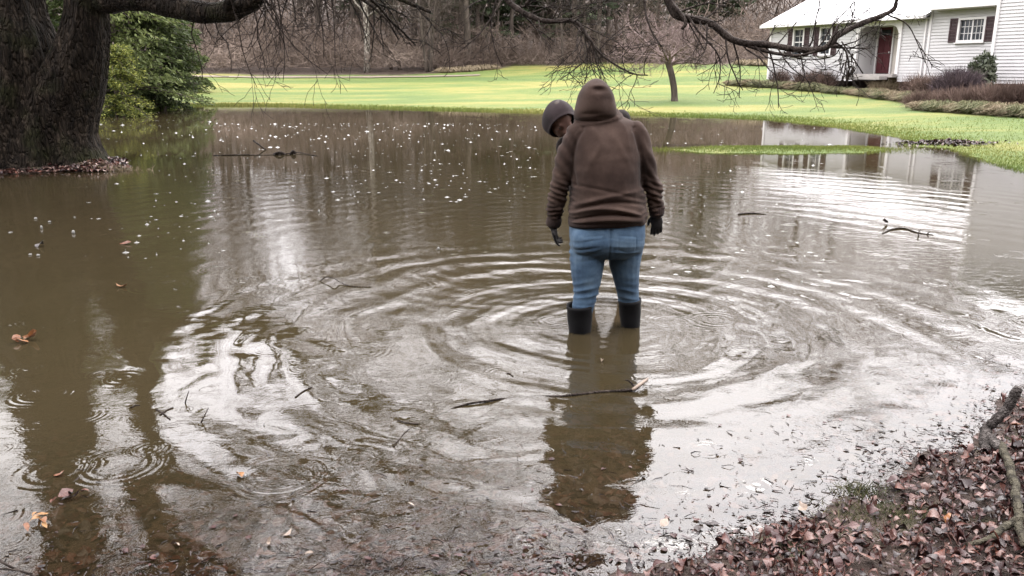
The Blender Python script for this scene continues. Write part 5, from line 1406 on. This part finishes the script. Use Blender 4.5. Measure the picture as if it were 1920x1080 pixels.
# single leaves that stand out
def one_leaf(px, py, size, mat, label, seed, group=None, count=1, zz=.004):
    r_ = np.random.RandomState(seed); c = G(px, py)
    p_ = np.zeros((count, 3)); p_[1:, :2] = r_.randn(count - 1, 2) * size * .6; p_[:, 2] = zz + np.arange(count) * .003
    V, F = leaves(r_, p_, size * r_.uniform(.8, 1.15, count), .25 if count == 1 else .4)
    return mesh_obj('fallen_leaf' if count == 1 else 'leaf_cluster', V, F, mat, smooth=False, pattr={'rnd': np.repeat(r_.rand(count), 15)}, loc=(c[0], c[1], max(0, hz(c[0], c[1]))), label=label, cat='leaf', group=group)
one_leaf(78, 985, .038, M['leafo'], 'cluster of bright orange-brown leaves afloat in the lower left corner', 220, count=7)
one_leaf(135, 935, .05, M['leaf'], 'reddish-brown leaf cluster floating just above the orange one', 221, count=6)
one_leaf(112, 892, .04, M['leafo'], 'small tan leaf pair floating in the dark trunk reflection', 222, count=1)
one_leaf(450, 893, .04, M['leafo'], 'pale orange leaf floating left of centre near the bottom', 223, count=1)
one_leaf(228, 539, .08, M['leafo'], 'orange-brown leaf floating alone in the calm water at left', 224, count=1)
one_leaf(50, 637, .07, M['leafo'], 'rust-coloured leaves floating at the left edge of the picture', 225, count=4)
one_leaf(235, 458, .09, M['leafo'], 'smallest orange leaf, floating farthest out at left', 226)
one_leaf(75, 462, .12, M['leafd'], 'dark leaf floating among the rain splashes at far left', 227)
one_leaf(1309, 993, .045, M['leafd'], 'dark maple leaf standing up at the edge of the pale shallows', 228)
one_leaf(1609, 917, .03, M['leafd'], 'round dark leaf at the water line left of the litter', 229, count=1)
one_leaf(1245, 985, .04, M['leafp'], 'long pale leaf on the shallow bottom edge near centre', 230)
one_leaf(540, 1003, .035, M['leafp'], 'small white three-pointed leaf afloat near the bottom', 231, count=1)
one_leaf(503, 1020, .035, M['leafp'], 'pinkish pale leaf beside the white three-pointed leaf', 232)
one_leaf(330, 1023, .04, M['leafp'], 'pale curled leaf afloat at the bottom between trunk reflections', 233)
one_leaf(770, 948, .035, M['leafp'], 'small whitish leaf upright in the water at lower centre', 234)
one_leaf(580, 1040, .03, M['leafp'], 'tiny pale leaf near the bottom edge left of centre', 235)
one_leaf(1128, 678, .05, M['leafp'], 'pale straw-coloured leaf blade floating below the boots', 236)
one_leaf(1505, 955, .05, M['leafp'], 'pale yellowish leaf half buried at the lower edge of the litter', 237)
one_leaf(1775, 955, .055, M['leafp'], 'large light pink-tan leaf standing on edge in the litter', 238, zz=.03)
one_leaf(1770, 1003, .06, M['leafo'], 'orange-brown broad leaf lying beside the mossy grass patch', 239, zz=.03)
one_leaf(1905, 815, .06, M['leafo'], 'reddish leaf right of the forked branch at the right edge', 240, zz=.03)

# sticks
def stick(name, pts, r0, r1, label, mat='twig_bark', subs=(), n=24, sides=7, seed=1, group=None, cat='branch'):
    pts = np.array(pts, float); c = pts[0].copy(); c[2] = 0
    p_ = spline(pts - c, n); p_ = p_ + np.stack([noise3(p_, 30, seed), noise3(p_, 30, seed + 1), noise3(p_, 30, seed + 2) * .5], -1) * r0 * .35
    A = Acc(); tube(A, p_, np.linspace(r0, r1, n) * (1 + .12 * np.sin(np.arange(n) * 1.9 + seed)), sides)
    for sp, ra, rb in subs: tube(A, spline(np.array(sp, float) - c, 10), np.linspace(ra, rb, 10), 6)
    return A.build(name, M[mat], loc=c, label=label, cat=cat, group=group)
M['dead_grey'] = bark_mat('dead_grey', (.02, .017, .015), (.06, .052, .048), (.16, .145, .135), bump=.008, scale=22, stretch=(1, 1, 1))
M['dead_olive'] = bark_mat('dead_olive', (.015, .013, .01), (.045, .04, .028), (.10, .09, .065), bump=.006, scale=22, stretch=(1, 1, 1))
def g(px, py, z=0.0):
    q = G(px, py, z)
    for _ in range(3): q = G(px, py, z + max(0.0, hz(q[0], q[1])))
    return q
# long sunken branch with its tip out of the water
stick('sunken_branch', [g(1213, 712, .03), g(1200, 722, .022), g(1185, 731, .008), g(1130, 735, .002), g(1060, 742, .003), g(1010, 744, -.006), g(960, 747, -.006), g(925, 750, .006), g(880, 757, .006), g(850, 766, -.002), g(830, 775, -.008), g(785, 795, -.006), g(755, 815, .0), g(738, 838, .001)], .0085, .003,
      'long thin dark branch lying just under the surface, its pale tip raised below the boots', n=60, subs=[((g(1192, 727, .015), g(1180, 715, .03), g(1172, 712, .03)), .006, .003), ((g(785, 795, .003), g(760, 792, .004), g(745, 788, .004)), .004, .002)])
A = Acc(); c_ = g(1213, 712, .03); tube(A, spline([g(1216, 708, .04), g(1210, 714, .032), g(1196, 724, .022), g(1186, 731, .012)], 10), [.002, .004, .006, .0085, .009, .009, .0088, .0085, .0083, .008], 7)
A.build('bare_wood_chip', M['leafp'], label='split pale wood tip of the long sunken branch', cat='branch', attr='rnd')
stick('dead_branch', [g(1914, 727, .24), g(1885, 765, .15), g(1862, 792, .08), g(1848, 805, .045), g(1856, 822, .04)], .020, .022, 'stout grey weathered branch slanting up out of the water at the right edge', 'dead_grey', n=30, seed=4,
      subs=[((g(1902, 735, .2), g(1893, 745, .19), g(1886, 752, .18)), .011, .006), ((g(1850, 804, .05), g(1845, 830, .03), g(1852, 845, .02)), .022, .018), ((g(1856, 822, .04), g(1872, 838, .03), g(1880, 842, .03)), .025, .016)])
stick('dead_branch', [g(1872, 832, .03), g(1888, 858, .05), g(1900, 905, .06), g(1908, 950, .06), g(1912, 985, .05), g(1916, 1020, .05)], .017, .013, 'olive-grey curved branch lying on the leaves down the right edge', 'dead_olive', n=30, seed=6)
stick('dead_branch', [g(1918, 968, .05), g(1890, 985, .045), g(1865, 1005, .04), g(1845, 1014, .035), g(1814, 1022, .03)], .014, .007, 'short branch lying across the litter at the lower right corner', 'dead_olive', n=24, seed=8, subs=[((g(1862, 1006, .04), g(1864, 1014, .03)), .006, .004)])
stick('floating_twig', [g(1384, 402, .004), g(1402, 400, .006), g(1420, 400, .006), g(1438, 403, .0)], .009, .005, 'thin arched twig floating alone right of the waders', seed=9)
stick('floating_twig', [g(1655, 438, 0), g(1672, 430, .006), g(1695, 428, .006), g(1720, 436, .004), g(1750, 441, .0)], .009, .005, 'low flat twig of the snag lying on the surface at right', seed=10)
stick('floating_twig', [g(1722, 443, 0), g(1722, 437, .03), g(1726, 430, .05)], .007, .005, 'short upright twig standing out of the water at right', seed=11)
stick('floating_twig', [g(1738, 440, .0), g(1743, 434, .03)], .007, .005, 'short dark prong right of the upright twig', seed=12)
stick('floating_twig', [g(1658, 412, .05), g(1664, 416, .02)], .014, .010, 'tiny dark twig stub above the low flat snag', seed=13)
stick('floating_twig', [g(476, 264, .16), g(486, 272, .09), g(499, 281, 0)], .022, .014, 'slanting dark stick poking out of the water left of centre', seed=14)
stick('floating_twig', [g(400, 292, .0), g(450, 290, .012), g(500, 291, .0), g(545, 288, .02), g(560, 286, .02), g(596, 293, .0)], .012, .008, 'long half-sunk twig lying level below the slanting stick', seed=15, subs=[((g(514, 290, .0), g(523, 286, .05), g(533, 288, .02)), .03, .02), ((g(546, 289, .0), g(550, 284, .06), g(554, 288, .02)), .035, .025)])
stick('floating_twig', [g(600, 527, .0), g(610, 520, .03), g(625, 521, .04), g(640, 530, .01), g(660, 537, .002), g(695, 538, .002)], .004, .003, 'thin curled stem floating left of the waders', seed=16, sides=5)
stick('floating_twig', [g(347, 756, 0), g(350, 745, .035), g(354, 733, .055)], .0035, .002, 'thin stem standing out of the bright reflection at left', seed=17, sides=5)
stick('floating_twig', [g(377, 792, 0), g(384, 778, .04), g(390, 765, .05)], .0035, .002, 'second thin stem, just right of and below the first', seed=18, sides=5)
stick('floating_twig', [g(-20, 1040, .05), g(20, 1062, .035), g(70, 1082, .02)], .005, .003, 'thin dark twig crossing the lower left corner', seed=19, sides=5, subs=[((g(-20, 1066, .04), g(20, 1068, .035), g(60, 1075, .03)), .003, .002), ((g(8, 1055, .035), g(12, 1048, .05)), .002, .002)])
for k, (a, b_) in enumerate([((300, 778), (325, 764)), ((293, 768), (318, 786)), ((245, 765), (262, 760)), ((553, 745), (585, 726)), ((950, 700), (962, 706))]):
    stick('floating_twig', [g(*a, .002), g((a[0] + b_[0]) / 2, (a[1] + b_[1]) / 2 - 2, .002), g(*b_, .002)], .004, .003, ['twig afloat just right of the two standing stems', 'twig crossing another below the bright left reflection', 'leftmost short twig, at the edge of the dark trunk reflection', 'slanting twig afloat left of the sunken branch', 'tiny twig afloat between the sunken branch and the left boot'][k], seed=20 + k, sides=5, group='short twigs afloat left of centre')

# rain splashes: crowns and beads where drops hit, plus flat pale discs imitating sky glints
M['drop'] = None
m, t, out = newmat('rain_water'); b = N(t, 'ShaderNodeBsdfPrincipled')
b.inputs['Base Color'].default_value = (.22, .22, .205, 1); b.inputs['Roughness'].default_value = .12; b.inputs['Transmission Weight'].default_value = .25; b.inputs['IOR'].default_value = 1.33
t.links.new(b.outputs[0], out.inputs[0]); M['drop'] = m
rs = np.random.RandomState(300); A = Acc()
cand = []
for k in range(760):
    u = rs.rand()
    if k < 480: px, py = rs.uniform(400, 1010), 232 + 150 * rs.rand() ** 1.9
    elif k < 620: px, py = rs.uniform(160, 420), 225 + 260 * rs.rand() ** 1.5
    elif k < 760: px, py = rs.uniform(1220, 1560), 240 + 300 * rs.rand() ** 1.3
    else: px, py = rs.uniform(0, 1700), rs.uniform(380, 600)
    c = G(px, py)
    if sdist(np.array([c[0]]), np.array([c[1]]))[0] > -.3 or hz(c[0], c[1]) > -.02: continue
    s = rs.uniform(.3, .95) * (.008 + .0008 * c[1])
    n = 10; a_ = np.arange(n) * 2 * pi / n
    typ = rs.rand(); rs_w = rs.choice([1.1, 1.8, 3.0])
    hgt = s * (rs.uniform(.8, 1.8) if typ < .35 else .3)
    V = [(c[0] + r * cos(q), c[1] + r * sin(q), z) for (r, z) in [(s * rs_w, -.001), (s * .6 * rs_w, hgt * .18), (s * .32, hgt * .55)] for q in a_] + [(c[0], c[1], hgt)]
    i = np.arange(2)[:, None] * n; j = np.arange(n)[None]; j2 = (j + 1) % n
    base = A.n; A.add(V, np.stack([i + j, i + j2, i + n + j2, i + n + j], -1).reshape(-1, 4))
    A.f3.append(np.stack([2 * n + np.arange(n), 2 * n + (np.arange(n) + 1) % n, np.full(n, 3 * n)], -1) + base)
    if typ < .12: ell(A, (c[0] + rs.randn() * s * .4, c[1], hgt * 1.5), [s * .3] * 3, seg=8, rings=5)
for (px, py, s, h) in [(67, 411, .016, .02), (93, 417, .014, .018), (78, 429, .012, .035), (138, 438, .016, .035), (20, 436, .02, .008), (72, 480, .014, .018), (57, 478, .014, .012), (140, 408, .01, .012), (598, 398, .012, .03), (822, 468, .012, .025)]:
    c = G(px, py); ell(A, (c[0], c[1], h * .4), (s, s, h * .6), seg=12, rings=8)
A.build('rain_splashes', M['drop'], attr='rnd', label='pale beads and tiny crowns of water thrown up by raindrops across the flood, with flat discs imitating sky glints', cat='splashes', kind='stuff')
